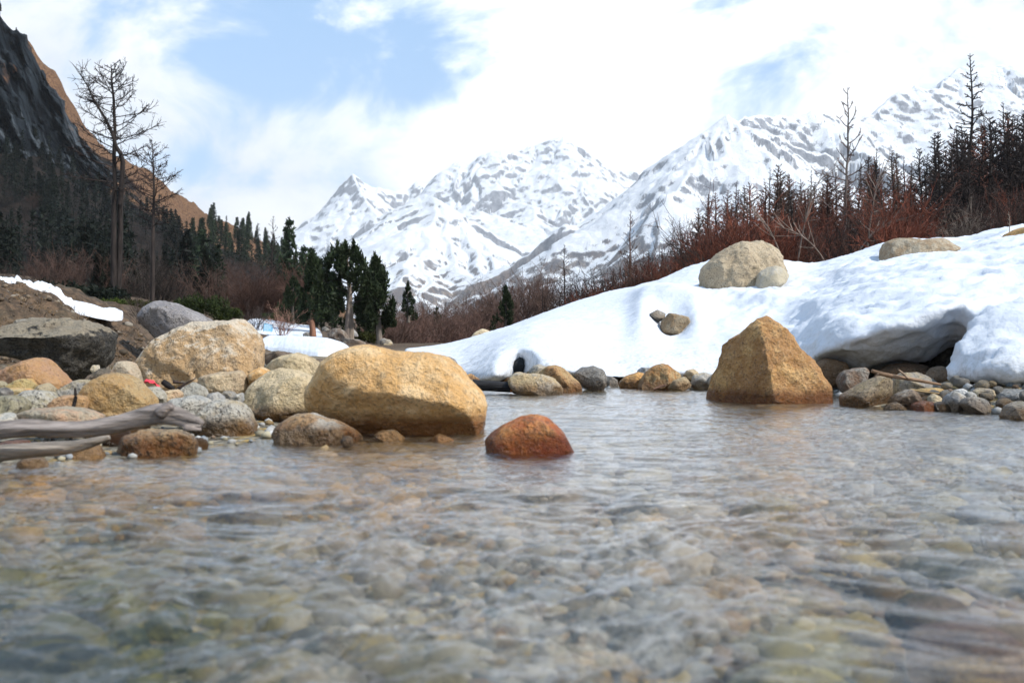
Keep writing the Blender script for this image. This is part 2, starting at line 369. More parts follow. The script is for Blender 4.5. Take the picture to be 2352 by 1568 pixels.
def mat_hill():
    m, t, out = newmat('hillside_brush')
    g = nd(t, 'ShaderNodeNewGeometry'); gp = g.outputs['Position']
    a = noise(t, gp, 0.035, 5.0, 0.6); b = noise(t, gp, 0.25, 6.0, 0.7); c = noise(t, gp, 1.4, 4.0, 0.7)
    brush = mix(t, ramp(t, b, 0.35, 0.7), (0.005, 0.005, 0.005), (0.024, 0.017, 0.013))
    grass = mix(t, ramp(t, c, 0.35, 0.7), (0.075, 0.042, 0.025), (0.26, 0.145, 0.078))  # dry grass colour, also paints the sunlit patches and crest
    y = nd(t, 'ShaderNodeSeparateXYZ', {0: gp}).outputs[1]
    sunm = ramp(t, mth(t, 'ADD', mth(t, 'ADD', a, mth(t, 'MULTIPLY', mth(t, 'SUBTRACT', b, 0.5), 0.35)), ramp(t, y, 270.0, 345.0, -0.10, 0.3)), 0.50, 0.60)  # where sunlight is painted in: scattered patches and the strip near the crest
    col = mix(t, sunm, brush, grass)
    col = mix(t, ramp(t, c, 0.66, 0.74, 0, 0.7), col, (0.30, 0.27, 0.24))
    bmp = nd(t, 'ShaderNodeBump', {'Height': mth(t, 'ADD', b, mth(t, 'MULTIPLY', c, 0.4)), 'Strength': 1.0, 'Distance': 1.2}).outputs[0]
    principled(t, out, **{'Base Color': col, 'Roughness': 0.9, 'Normal': bmp, 'Specular IOR Level': 0.1})
    return m
M_ROCK = mat_rock(); M_SNOW = mat_snow(); M_GROUND = mat_ground(); M_WATER = mat_water(); M_STONES = mat_stones()
M_MOUNT = mat_mountain(); M_CLIFF = mat_cliff(); M_HILL = mat_hill()
M_BARK = mat_plain('bark', scale=9.0, bump=0.7, dist=0.03, stretch=(1, 1, 0.18))
M_TWIG = mat_plain('twigs', scale=1.2, bump=0.0, var=0.55)
M_LEAF = mat_leaf('needles')
M_WOOD = mat_plain('weathered_wood', scale=38.0, bump=1.0, dist=0.02, stretch=(0.10, 1, 1), var=0.5, rough=0.75)

# ------------------------------------------------------------------ ground
RIV = np.array([(-9, 4.0), (-2, 4.12), (-1.45, 4.35), (-1.2, 5.3), (-1.0, 6.2), (-0.75, 7.6), (-0.55, 9.5), (-0.38, 11.2), (0.3, 11.2), (1.1, 10.9), (2.0, 11.0),
                (2.6, 10.4), (3.0, 9.3), (2.75, 8.3), (2.6, 7.8), (2.95, 7.45), (3.25, 7.15), (3.45, 6.7), (4.2, 6.35), (9, 5.4), (14, 4), (14, -12), (-12, -12), (-12, 3.6)], float)
def river_sd(x, y):                                                   # > 0 on land, < 0 in the stream
    p = np.stack([np.ravel(x), np.ravel(y)], 1); d = np.full(len(p), 1e9); s = np.zeros(len(p), bool)
    for i in range(len(RIV)):
        a, b = RIV[i], RIV[(i + 1) % len(RIV)]
        e = b - a; q = p - a
        h = np.clip((q @ e) / (e @ e), 0, 1)
        d = np.minimum(d, np.linalg.norm(q - h[:, None] * e, axis=1))
        c = ((a[1] > p[:, 1]) != (b[1] > p[:, 1])) & (p[:, 0] < (b[0] - a[0]) * (p[:, 1] - a[1]) / (b[1] - a[1] + 1e-12) + a[0])
        s ^= c
    return np.where(s, -d, d).reshape(np.shape(x))
CREST = np.array([(-3000, 800), (940, 803), (1060, 780), (1180, 747), (1300, 699), (1400, 667), (1500, 647), (1620, 592), (1700, 590), (1850, 604), (1950, 583), (2030, 552), (2180, 549), (2280, 523), (2352, 515), (2600, 470), (3200, 420), (6000, 380)], float)
def ground_z(x, y):
    x = np.asarray(x, float); y = np.asarray(y, float)
    sd = river_sd(x, y)
    n = fbm(np.stack([x.ravel() * 0.8, y.ravel() * 0.8, np.zeros(x.size)], 1), 3).reshape(x.shape)
    n2 = fbm(np.stack([x.ravel() * 0.12, y.ravel() * 0.12, np.full(x.size, 4.0)], 1), 3).reshape(x.shape)
    wat = -0.03 - 0.30 * (1 - np.exp(np.minimum(sd, 0) / 0.9)) + 0.05 * n
    land = 0.0 + 0.018 * np.minimum(sd, 9) + 0.05 * np.clip(sd, 0, 1) * n
    z = np.where(sd < 0, wat, land)
    # valley floor climbs to the left
    zl = 0.30 + 0.17 * np.clip(-x - 7.6, 0, 26) + 0.2 * n2
    z = np.where(sd > 0, z + (zl - z) * sstep(y, 17, 34) * (sd > 0), z)
    # dark earth bank on the left shore
    xb = -3.95 - 0.10 * (y - 11)
    bank = 1.12 * sstep(-(x - xb), -0.4, 2.3) * sstep(y, 8.7, 11.3) * (1 - 0.75 * sstep(y, 13.5, 20))
    n4 = fbm(np.stack([x.ravel() * 3.1, y.ravel() * 3.1, np.full(x.size, 9.0)], 1), 4, .6).reshape(x.shape)
    z = np.where(sd > 0, z + bank * (0.97 + 0.16 * n + 0.13 * n4), z)
    z = np.where(sd > 0, z + 0.15 * sstep(sd, 0.05, 0.9) * sstep(CX + FPX * x / np.maximum(y, 3), 2080, 2200) * sstep(y, 6.0, 6.6) * (1 - sstep(y, 9, 10)), z)   # gravel bar
    # right bank beneath the snow and the wooded slope behind it
    px = CX + FPX * x / np.maximum(y, 3)
    zc = HCAM + (CY - np.interp(px, CREST[:, 0], CREST[:, 1])) / FPX * np.clip(y, 3, 75) - 0.42
    r = sstep(px, 950, 1150) * sstep(y, 12.5, 18) * (y > 9)
    zc = np.minimum(zc, 0.6 + 0.22 * y)
    z = np.where((sd > 0), z + (np.maximum(zc, z) - z) * r * (1 - sstep(y, 90, 200) * 0.3), z)
    return z
def gz(x, y): return float(ground_z(np.array([x]), np.array([y]))[0])
ys = np.unique(np.concatenate([np.linspace(-12, 0, 20), np.linspace(0, 14, 190), np.geomspace(14, 75, 110), np.geomspace(75, 9000, 50)]))
us = np.concatenate([-np.geomspace(0.62, 1.8, 20)[::-1], np.linspace(-0.6, 0.6, 240), np.geomspace(0.62, 1.8, 20)])
YY, UU = np.meshgrid(ys, us, indexing='ij')
XX = UU * (np.abs(YY) + 4.0)
ZZ = ground_z(XX, YY)
ground = tag(mk('ground', np.stack([XX, YY, ZZ], -1).reshape(-1, 3), gridf(len(ys), len(us)), M_GROUND), kind='structure')

# ------------------------------------------------------------------ stream
ys = np.concatenate([np.linspace(-8, 0.3, 30)[:-1], 0.3 + np.cumsum(np.geomspace(0.004, 0.055, 620))])
ys = ys[ys < 13.2]
us = np.concatenate([-np.geomspace(0.66, 1.6, 25)[::-1], np.linspace(-0.65, 0.65, 620), np.geomspace(0.66, 1.6, 25)])
YY, UU = np.meshgrid(ys, us, indexing='ij'); XX = UU * (np.abs(YY) + 0.6)
X, Y = XX.ravel(), YY.ravel()
wx = fbm(np.stack([X * 0.9, Y * 0.9, X * 0 + 2], 1), 2) * 0.25
def wv(fx, fy, rot, seed, oc=2, ridged=False):
    c, s = math.cos(rot), math.sin(rot)
    a = (X + wx) * c + (Y + wx * .6) * s; b = -(X + wx) * s + (Y - wx) * c
    return fbm(np.stack([a * fx, b * fy, X * 0 + seed], 1), oc, ridged=ridged)
Z = 0.018 * wv(1.3, 2.0, 0.3, 1) + 0.014 * wv(2.6, 4.6, 0.45, 5) + 0.0115 * wv(6.0, 10.0, 0.2, 9) + 0.0078 * wv(13, 22, 0.5, 13) + 0.0024 * wv(31, 50, 0.15, 17)
Z += 0.006 * wv(4.2, 8.0, -0.35, 21, 1, True) - 0.006
calm = (0.55 + 0.45 * sstep(-river_sd(X, Y), 0.0, 0.8)) * (1.22 - 0.72 * sstep(Y, 1.8, 4.4))      # slack pool between the boulders, livelier run below it
water = tag(mk('stream_water', np.stack([X, Y, Z * calm], 1), gridf(len(ys), len(us)), M_WATER), kind='structure')
# ------------------------------------------------------------------ snow bank (real thickness, undercut by the stream)
# per column of sight: under, toe, lip, two points up the face, crest  (distance in m, height as seen)
SB = {
 930: [(16.5,800),(16.2,801),(16.1,801),(17.2,801),(18.5,801),(20,801)],
 1000: [(14.4,826),(13.8,826),(13.7,824),(14.6,815),(17,800),(20,794)],
 1060: [(12.9,866),(12.3,870),(12.2,862),(13.0,840),(15,808),(19,780)],
 1110: [(12.0,876),(11.5,880),(11.3,868),(12.0,838),(14.5,795),(19,766)],
 1150: [(11.8,878),(11.3,880),(11.0,862),(11.6,815),(14.2,775),(19,753)],
 1185: [(12.5,868),(12.2,862),(11.7,835),(11.7,805),(14.0,765),(19,746)],
 1215: [(12.0,862),(11.5,858),(11.4,838),(11.8,800),(14.0,755),(19,730)],
 1300: [(12.0,862),(11.5,860),(11.3,848),(12.0,800),(14.2,745),(19.5,698)],
 1400: [(12.0,872),(11.4,874),(11.3,862),(12.2,805),(14.5,730),(20,666)],
 1480: [(12.0,868),(11.4,866),(11.3,852),(12.3,795),(14.2,735),(19,655)],
 1560: [(12.0,866),(11.4,864),(11.3,850),(12.4,790),(14.6,715),(19,620)],
 1640: [(12.0,870),(11.4,870),(11.3,855),(12.3,785),(14.8,700),(19,590)],
 1740: [(11.9,875),(11.3,874),(11.1,858),(12.0,780),(14.5,690),(19,592)],
 1820: [(11.6,872),(11.0,868),(10.7,845),(11.6,770),(14.2,680),(19,600)],
 1870: [(11.4,862),(10.2,838),(9.75,806),(10.5,750),(13.6,672),(19,602)],
 1950: [(11.4,858),(9.75,836),(9.25,782),(10.0,728),(13.0,650),(18.5,584)],
 2050: [(11.4,852),(9.7,834),(9.05,752),(9.8,700),(12.8,628),(18,550)],
 2150: [(11.4,845),(9.75,822),(9.0,722),(9.7,678),(12.6,612),(18,547)],
 2230: [(11.4,840),(9.9,800),(9.1,700),(9.7,660),(12.4,600),(17.5,546)],
 2290: [(11.2,840),(9.9,782),(9.3,690),(9.8,650),(12.2,590),(17,522)],
 2352: [(11.0,840),(10.2,780),(9.4,685),(9.8,640),(12.0,580),(17,517)],
 2600: [(10.5,850),(9.8,800),(9.2,700),(9.6,640),(12.0,560),(17,485)],
 3000: [(10.0,860),(9.4,820),(9.0,720),(9.6,640),(12.0,540),(17,455)],
}
def smooth_cols(xs, table, nx):
    ks = np.array(sorted(table)); A = np.array([table[k] for k in ks], float)
    xx = np.linspace(ks[0], ks[-1], nx)
    out = np.stack([[np.interp(xx, ks, A[:, i, j]) for j in range(2)] for i in range(A.shape[1])], 0)   # pts,2,nx
    g = np.exp(-0.5 * (np.arange(-6, 7) / 2.2) ** 2); g /= g.sum()
    for i in range(out.shape[0]):
        for j in range(2):
            out[i, j] = np.convolve(np.pad(out[i, j], 6, mode='edge'), g, 'valid')
    return xx, out
def ring_solid(rings):                                               # rings: (ncol, npt, 3) closed loops
    nc, npt = rings.shape[:2]
    v = rings.reshape(-1, 3); f = gridf(nc, npt, wrap=True).tolist()
    caps = [list(range(npt))[::-1], list(range((nc - 1) * npt, nc * npt))]
    return v, f, caps
def profile_ring(P):                                                 # P (npt,3) under..crest ; close it behind and below
    d = np.array([0, 1.0, 0])
    dense = []
    for i in range(len(P) - 1):
        for s in np.linspace(0, 1, 6)[:-1]:
            p0, p1, p2, p3 = P[max(i - 1, 0)], P[i], P[i + 1], P[min(i + 2, len(P) - 1)]
            dense.append(0.5 * ((2 * p1) + (-p0 + p2) * s + (2 * p0 - 5 * p1 + 4 * p2 - p3) * s * s + (-p0 + 3 * p1 - 3 * p2 + p3) * s ** 3))
    dense.append(P[-1])
    return dense
def snow_solid(table, nx, back, floor=-0.35, xshift=None):
    xx, o = smooth_cols(None, table, nx)
    rings = []
    for j in range(nx):
        P = []
        for i in range(o.shape[0]):
            Yd, py = o[i, 0, j], o[i, 1, j]
            xc = xx[j] if xshift is None else xshift(xx[j], py)
            P.append(at(xc, py, Yd))
        P = np.array(P); D = profile_ring(P)
        last = P[-1]
        b1 = last * 1.0; b1[:2] *= (last[1] + back) / last[1]; b1[2] = last[2] - 0.30 * back
        b2 = b1.copy(); b2[2] = min(floor, b1[2] - 0.5)
        u = P[0]; b3 = u.copy(); b3[:2] *= (u[1] + 0.4) / u[1]; b3[2] = floor
        rings.append(np.array(D + [b1, b2, b3]))
    return ring_solid(np.array(rings))
def solid_obj(name, parts):
    bm = bmesh.new()
    for v, f, caps in parts:
        vs = [bm.verts.new(p) for p in v]
        for q in f + caps:
            try: bm.faces.new([vs[i] for i in q])
            except ValueError: pass
    bmesh.ops.recalc_face_normals(bm, faces=bm.faces[:])
    me = bpy.data.meshes.new(name); bm.to_mesh(me); bm.free()
    o = bpy.data.objects.new(name, me); C.objects.link(o); return o
# the pointed drift on the right edge: its left side leans out over the hollow
FIN = {0: [(8.9,872),(8.6,872),(8.45,862),(8.6,790),(8.9,735),(9.6,694)],
       1: [(8.6,878),(8.1,880),(7.85,860),(8.1,780),(8.7,710),(9.9,676)],
       2: [(8.6,876),(7.9,878),(7.65,856),(7.9,772),(8.6,695),(10.2,655)],
       4: [(8.6,874),(7.8,876),(7.5,852),(7.8,765),(8.6,680),(10.4,632)],
       7: [(8.6,874),(7.8,878),(7.5,850),(7.8,755),(8.6,660),(10.6,600)],
       12: [(8.4,880),(7.4,884),(7.1,850),(7.5,740),(8.4,630),(10.8,550)]}
def fin_x(s, py):
    xl = np.interp(py, [640, 694, 735, 790, 862, 876], [2262, 2243, 2226, 2200, 2167, 2176])
    return xl + s / 12.0 * (3000 - 2200)
snow_src = solid_obj('snow_bank', [snow_solid(SB, 200, 7.0), snow_solid(FIN, 60, 1.2, xshift=fin_x)])
rm = snow_src.modifiers.new('r', 'REMESH'); rm.mode = 'VOXEL'; rm.voxel_size = 0.05
sm_ = snow_src.modifiers.new('s', 'SMOOTH'); sm_.factor = 0.5; sm_.iterations = 7
bpy.context.view_layer.update()
ev = snow_src.evaluated_get(bpy.context.evaluated_depsgraph_get())
me = bpy.data.meshes.new_from_object(ev)
n = len(me.vertices); V = np.empty(n * 3, np.float32); me.vertices.foreach_get('co', V); V = V.reshape(-1, 3).astype(float)
NN = np.empty(n * 3, np.float32); me.vertices.foreach_get('normal', NN); NN = NN.reshape(-1, 3)
pxv = CX + FPX * V[:, 0] / V[:, 1]; pyv = CY - FPX * (V[:, 2] - HCAM) / V[:, 1]
rough = 0.25 + 0.75 * sstep(V[:, 0], 2.0, 4.0)
crest = sstep(V[:, 1], 15.5, 18) ; rough = rough * (1 - 0.6 * crest)
dsp = 0.10 * rough * fbm(V * np.array([1.3, 0.9, 1.6]), 2) + 0.050 * rough * fbm(V * np.array([3.2, 2.4, 4.5]) + 9, 3, ridged=True) - 0.02 * rough + 0.012 * fbm(V * 11.0, 2)
V += NN * dsp[:, None]
# hollows melted out round the stones and the stump
for (hx, hy, hY, r, d) in [(1190, 834, 11.7, 0.17, 0.60), (1950, 600, 15.5, 0.35, -0.05), (1860, 655, 16.5, .35, -.02)]:
    h = at(hx, hy, hY); q = np.stack([(pxv - hx) / FPX * hY, (hy - pyv) / FPX * hY], 1)
    k = np.exp(-((q ** 2).sum(1) / r ** 2) ** 1.5) * (np.abs(V[:, 1] - hY) < 1.6)
    V[:, 1] += k * d
for (hx, hy, sx, sy, d) in [(1535, 694, 75, 26, 0.26), (1478, 735, 30, 50, 0.14), (1600, 730, 30, 50, 0.10), (1545, 748, 40, 30, -0.12), (1715, 680, 130, 22, 0.10), (2110, 628, 130, 22, .08)]:   # snow heaped round the stones
    k = np.exp(-(((pxv - hx) / sx) ** 2 + ((pyv - hy) / sy) ** 2)) * (V[:, 1] < 19); V += NN * (k * d)[:, None]
me.vertices.foreach_set('co', V.astype(np.float32).ravel())
me.polygons.foreach_set('use_smooth', np.ones(len(me.polygons), bool)); me.update()
me.materials.clear(); me.materials.append(M_SNOW)
bpy.data.objects.remove(snow_src)
snow = bpy.data.objects.new('snow_bank', me); C.objects.link(snow); tag(snow, kind='structure')

# ------------------------------------------------------------------ snow patches of the left shore
def patch(name, low, up, thick, seed, nx=160, nt=26, rag_lo=0.0, rag_up=0.0):
    # low / up: lists of (x, y, Y) along the near and far edge of the patch
    low = np.array(low, float); up = np.array(up, float)
    s = np.linspace(0, 1, nx)
    lo = np.stack([np.interp(s, np.linspace(0, 1, len(low)), low[:, k]) for k in range(3)], 1)
    hi = np.stack([np.interp(s, np.linspace(0, 1, len(up)), up[:, k]) for k in range(3)], 1)
    P = lambda a: np.stack([(a[:, 0] - CX) / FPX * a[:, 2], a[:, 2], HCAM + (CY - a[:, 1]) / FPX * a[:, 2]], 1)
    lo, hi = P(lo), P(hi)
    rg = fbm(np.stack([s * 30, s * 0 + seed, s * 0], 1), 4); rg2 = fbm(np.stack([s * 40, s * 0 + seed + 5, s * 0], 1), 4)
    d = hi - lo
    lo2 = lo - d * (rag_lo * rg)[:, None]; hi2 = hi + d * (rag_up * rg2)[:, None]
    tap = np.minimum(1, np.minimum(s, 1 - s) * 9) ** .6
    hi2 = lo2 + (hi2 - lo2) * (.04 + .96 * tap)[:, None]
    tt = np.linspace(0, 1, nt)
    V = lo2[None] + (hi2 - lo2)[None] * tt[:, None, None]
    bul = thick * (np.sin(np.pi * np.clip(tt, 0, 1) ** .8) ** 0.9)[:, None] * np.minimum(1, np.minimum(s, 1 - s) * 3.2)[None] ** .8 - 0.08 * ((tt < 0.001) | (tt > 0.999))[:, None]
    V[:, :, 2] = np.maximum(V[:, :, 2], ground_z(V[:, :, 0], V[:, :, 1]) + 0.02) + bul
    f = V.reshape(-1, 3); f[:, 2] += 0.02 * fbm(f * 2.5, 3)
    return tag(mk(name, f, gridf(nt, nx), M_SNOW), kind='structure')
patch('snow_patch', [(-260,640,11.2),(0,668,12.0),(100,690,12.2),(200,712,12.4),(255,724,12.6),(280,722,12.8)], [(-260,612,11.9),(0,650,12.6),(100,673,12.8),(180,695,12.9),(230,707,13.0),(297,703,13.0)], 0.05, 3, rag_up=0.09)
patch('snow_patch', [(592,790,25),(620,806,24),(680,812,22.5),(730,820,21.5),(770,808,22.5),(800,800,23)], [(600,766,30),(640,772,31),(690,776,31),(735,778,30),(770,785,28),(815,795,26)], 0.22, 8)
patch('snow_patch', [(545,764,38),(600,778,34),(650,780,34),(700,780,34),(740,778,34)], [(555,733,46),(600,730,47),(645,738,47),(700,745,46),(745,752,44)], 0.05, 15, rag_up=0.06)
patch('snow_patch', [(820,806,24),(850,806,24),(880,808,24)], [(815,797,27),(850,798,27),(890,800,27)], 0.05, 19, nx=50, rag_up=.2)

# ------------------------------------------------------------------ stones
def C2(*p): return [((u * .34446) / 1.06293, (600 + v * .34446) / 1.06293) for u, v in p]
def C3(*p): return [((500 + u * .40816) / 1.06293, (500 + v * .40816) / 1.06293) for u, v in p]
def C4(*p): return [((1100 + u * .29762) / 1.06293, (750 + v * .29762) / 1.06293) for u, v in p]
def C5(*p): return [((1650 + u * .36139) / 1.06293, (700 + v * .36139) / 1.06293) for u, v in p]
def C6(*p): return [((1500 + u * .42517) / 1.06293, (150 + v * .42517) / 1.06293) for u, v in p]
TAN = (.68,.365,.115); OCHRE = (.60,.31,.08); PALE = (.66,.52,.32); GREY = (.32,.30,.27); LGREY = (.47,.445,.39); DARK = (.040,.038,.036)
ORANGE = (.46,.18,.045); RUST = (.40,.10,.018); BROWN = (.20,.11,.055); CREAM = (.64,.53,.35); PINK = (.50,.29,.17)
def polar(poly, n=360, sm=5):
    P = np.array(poly, float); c = np.array([P[:, 0].min() + P[:, 0].max(), P[:, 1].min() + P[:, 1].max()]) / 2
    x, y = P[:, 0], P[:, 1]; x2, y2 = np.roll(x, -1), np.roll(y, -1); cr = x * y2 - x2 * y; A = cr.sum()
    c2 = np.array([((x + x2) * cr).sum(), ((y + y2) * cr).sum()]) / (3 * A); c = c2
    Q = P - c; th = np.linspace(-math.pi, math.pi, n, endpoint=False); R = np.zeros(n)
    d = np.stack([np.cos(th), np.sin(th)], 1)
    for i in range(len(Q)):
        a, b = Q[i], Q[(i + 1) % len(Q)]; e = b - a
        den = d[:, 0] * e[1] - d[:, 1] * e[0]
        with np.errstate(all='ignore'):
            tt = (a[0] * e[1] - a[1] * e[0]) / den; ss = (a[0] * d[:, 1] - a[1] * d[:, 0]) / den
        ok = (tt > 0) & (ss >= -1e-6) & (ss <= 1 + 1e-6); R = np.where(ok & (tt > R), tt, R)
    R[R == 0] = R[R > 0].mean()
    g = np.exp(-0.5 * (np.arange(-3 * sm, 3 * sm + 1) / sm) ** 2); g /= g.sum()
    R = np.convolve(np.pad(R, 3 * sm, mode='wrap'), g, 'valid')
    return c, th, R
ROCKN = [0]
def rock(label, poly, Y, thick=None, c1=TAN, c2=PALE, speck=0.6, wet=0.0, lod=5, facets=7, sink=0.0, rough=1.0, planes=(), group=None, crack=0.10, cap=0.0, name='boulder', cat='boulder', sm=5, seed=None, flat=0.0):
    """poly: outline in picture units, y down; Y: distance of the front of the stone"""
    ROCKN[0] += 1; sd = ROCKN[0] if seed is None else seed
    r_ = np.random.default_rng(100 + sd)
    P = np.array(poly, float); wpx = np.ptp(P[:, 0]); hpx = np.ptp(P[:, 1])
    if thick is None: thick = 0.78 * min(wpx, 1.4 * hpx) / FPX * Y
    Yc = Y + 0.42 * thick
    X = (P[:, 0] - CX) / FPX * Yc; Zp = HCAM + (CY - P[:, 1]) / FPX * Yc
    zb = Zp.min(); hgt = np.ptp(Zp)
    if sink: Zp = Zp - sink * sstep(zb + 0.30 * hgt - Zp, 0, 0.30 * hgt)
    c, th, R = polar(np.stack([X, Zp], 1), sm=sm)
    D, F = ICO[lod]
    rho = np.sqrt(D[:, 0] ** 2 + D[:, 2] ** 2); ang = np.arctan2(D[:, 2], D[:, 0])
    Rr = np.interp(ang, th, R, period=2 * math.pi)
    e = rho ** 0.72
    v = np.stack([Rr * np.cos(ang) * e, np.sign(D[:, 1]) * np.abs(D[:, 1]) ** 0.85 * thick / 2, Rr * np.sin(ang) * e], 1)
    size = (np.ptp(X) + hgt) / 2
    def cut(nv, dist, soft):
        s = v @ nv - dist; k = soft * size
        push = np.where(s / k > 20, s, k * np.log1p(np.exp(np.clip(s / k, -30, 20))))
        return v - nv * push[:, None]
    for (nv, pt) in planes:                                          # explicit facets: normal and a point (x, y, dY) on it
        nv = np.array(nv, float); nv /= np.linalg.norm(nv)
        q = np.array([(pt[0] - CX) / FPX * Yc - c[0], pt[2] - 0.42 * thick, HCAM + (CY - pt[1]) / FPX * Yc - c[1]])
        v = cut(nv, q @ nv, 0.012)
    for i in range(facets):
        nv = r_.normal(size=3); nv[1] = -abs(nv[1]) * 1.5 - 0.35; nv /= np.linalg.norm(nv)
        h = (v @ nv).max(); v = cut(nv, h * r_.uniform(0.70, 0.93), r_.uniform(0.008, 0.03))
    nrm = D.copy()
    q = v / size
    dsp = size * rough * (0.045 * fbm(q * 1.7 + sd * 3.7, 4) + 0.020 * fbm(q * 5.0 + sd, 4, ridged=True) - 0.006)
    if lod >= 5: dsp = dsp + size * rough * 0.006 * fbm(q * 17 + sd, 2)
    v = v + nrm * dsp[:, None] * np.array([1, 1.3, 1])
    base = np.array([c[0], Yc, c[1]])
    o = mk(name, v, F, M_ROCK); o.location = base
    o['col1'] = [*c1, 1.0]; o['col2'] = [*c2, 1.0]; o['speck'] = float(speck); o['wet'] = float(wet); o['crack'] = float(crack); o['cap'] = float(cap)
    return tag(o, label, cat, group)
def curve0(p, d, L, r_):
    p = np.array(p, float); d = np.array(d, float); d /= np.linalg.norm(d)
    return np.array([p, p + d * L * .5, p + d * L + np.array([d[0], d[1], -.2]) * L * .3])
# --- in the stream
rock('large smooth tan boulder in the stream, widest of all, its dark foot overhung',
     C3((555,1240),(590,1150),(640,1060),(690,980),(720,930),(780,890),(900,850),(1020,845),(1100,862),(1200,882),(1290,872),(1390,882),(1470,920),(1550,1010),(1610,1080),(1660,1130),(1685,1190),(1675,1290),(1650,1360),(1500,1385),(1200,1385),(1000,1370),(850,1330),(700,1265)),
     5.25, 0.78, (.66,.38,.14), (.80,.54,.27), .38, 1, 6, 3, .10, 0.75,
     planes=[((-.06,-.72,-.66),(1000,958,0.10)),((-.8,-.62,-.05),(740,900,0.12)),((0.0,-.86,.50),(930,862,.03))])
rock('wet rust red boulder with an orange crown rising from midstream',
     C4((285,1090),(340,1020),(430,960),(560,900),(680,880),(770,895),(860,950),(940,1040),(1030,1140),(1020,1185),(780,1200),(560,1200),(420,1190),(320,1160)),
     4.45, .30, RUST, (.60,.25,.05), .6, 1, 5, 3, .14, .6)
rock('tall pyramid shaped orange brown boulder standing in the stream before the snow',
     C5((140,725),(190,625),(300,490),(385,370),(480,310),(560,230),(620,213),(690,230),(770,310),(850,420),(930,490),(960,560),(1020,640),(1028,740),(1010,775),(700,785),(480,795),(300,775),(150,755)),
     8.0, .85, (.40,.20,.065), (.62,.36,.13), .62, 1, 6, 1, .12, 1.1, sm=3,
     planes=[((-.86,-.50,.16),(1752,880,0.04)),((.16,-.88,.43),(1750,880,.04)),((.62,-.55,.55),(1862,850,.16))])
rock('low speckled rock with a rust streak, lying at the big tan boulder\'s left foot',
     C3((395,1375),(450,1310),(540,1260),(640,1240),(720,1270),(860,1330),(950,1380),(960,1410),(920,1430),(700,1430),(470,1410)), 4.85, .34, LGREY, (.44,.26,.11), .7, 1, 5, 5, .10)
rock('small flat grey stone awash under the overhang of the big tan boulder', C3((1000,1380),(1060,1350),(1130,1345),(1200,1390),(1120,1405)), 5.0, .14, LGREY, PALE, .6, 1, 4, 3, .05, name='stone', cat='stone')
rock('flat tan stone barely breaking the water right of the overhang', C3((1320,1402),(1400,1368),(1500,1400),(1400,1410)), 5.0, .16, PALE, TAN, .5, 1, 4, 3, .05, name='stone', cat='stone')
rock('small dark wet stone beside the tip of the rust streaked rock', C3((810,1410),(840,1380),(880,1385),(890,1420),(850,1430)), 4.75, .07, DARK, GREY, .5, 1, 3, 3, .05, name='stone', cat='stone')
rock('rounded speckled beige boulder at the water edge left of the low speckled rock', C2((1385,1330),(1380,1230),(1400,1180),(1480,1115),(1570,1090),(1700,1100),(1790,1150),(1815,1230),(1810,1320),(1700,1348),(1450,1348)), 5.2, .32, (.42,.33,.20), LGREY, .85, 1, 5, 5, .10)
rock('brown orange oval boulder with dark wet base under the end of the driftwood log', C2((780,1440),(800,1380),(870,1340),(1000,1308),(1250,1300),(1350,1340),(1385,1400),(1370,1460),(1300,1490),(820,1492)), 4.3, .26, (.36,.19,.07), (.42,.32,.18), .9, 1, 5, 4, .10)
rock('pale yellowish slab at the water edge below the thin driftwood branch', C2((320,1515),(420,1460),(560,1425),(680,1393),(745,1485),(700,1515)), 4.2, .2, CREAM, (.45,.33,.14), .35, 1, 4, 6, .06, name='rock', cat='rock')
rock('white grey cobble awash at the far left water edge', C2((120,1570),(150,1520),(210,1492),(280,1500),(325,1540),(320,1580)), 3.95, .14, LGREY, CREAM, .4, 1, 4, 4, .06, name='stone', cat='stone')
rock('brick red stone under the driftwood at the left edge of the photo', C2((-40,1440),(0,1395),(90,1378),(200,1385),(160,1430),(60,1460)), 4.2, .2, (.30,.12,.06), PINK, .4, 1, 4, 4, .06, name='stone', cat='stone')
# --- two pale boulders behind the big one
rock('pale round backed boulder partly hidden behind the beige one', C3((345,1010),(360,960),(400,930),(460,895),(560,888),(640,920),(700,962),(720,1040),(680,1120),(500,1130),(360,1100)), 6.7, .5, PALE, (.48,.38,.22), .35, 0, 5, 4)
rock('beige boulder in the water pressed against the big tan boulder', C3((215,1165),(270,1080),(355,1005),(450,985),(560,990),(650,1015),(690,1060),(690,1200),(560,1245),(480,1255),(320,1258),(235,1215)), 6.0, .5, (.47,.36,.20), PALE, .5, 1, 5, 5, .08)
rock('small rounded tan boulder wedged beside the beige boulder', C3((250,1080),(252,1040),(280,995),(340,970),(390,990),(380,1060),(300,1090)), 6.6, .25, TAN, PALE, .4, 0, 4, 3, name='rock', cat='rock')
# --- left shore
rock('dark slab sided boulder with a sunlit flat top and black underside, left edge', C2((-120,640),(0,640),(60,560),(200,515),(400,525),(560,528),(680,550),(750,590),(772,640),(755,720),(745,800),(640,870),(480,950),(430,920),(300,830),(60,770),(-120,760)), 8.4, 1.1, (.014,.014,.014), (.24,.20,.14), .5, 0, 6, 3, .1, 1.5, sm=3, cap=1.0,  # shaded front painted near black, sunlit top painted pale
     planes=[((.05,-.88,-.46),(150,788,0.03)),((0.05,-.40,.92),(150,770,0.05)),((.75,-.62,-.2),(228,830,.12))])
rock('angular tan boulder with a sharp ridge at the left edge of the shore', C2((-90,960),(0,895),(100,850),(200,815),(275,790),(330,810),(430,910),(490,975),(440,1020),(240,1030),(0,1020),(-60,1010)), 6.9, .5, (.44,.24,.10), (.40,.21,.12), .3, 0, 5, 3, .05, .8, sm=3, planes=[((.1,-.85,.5),(150,830,.05))])
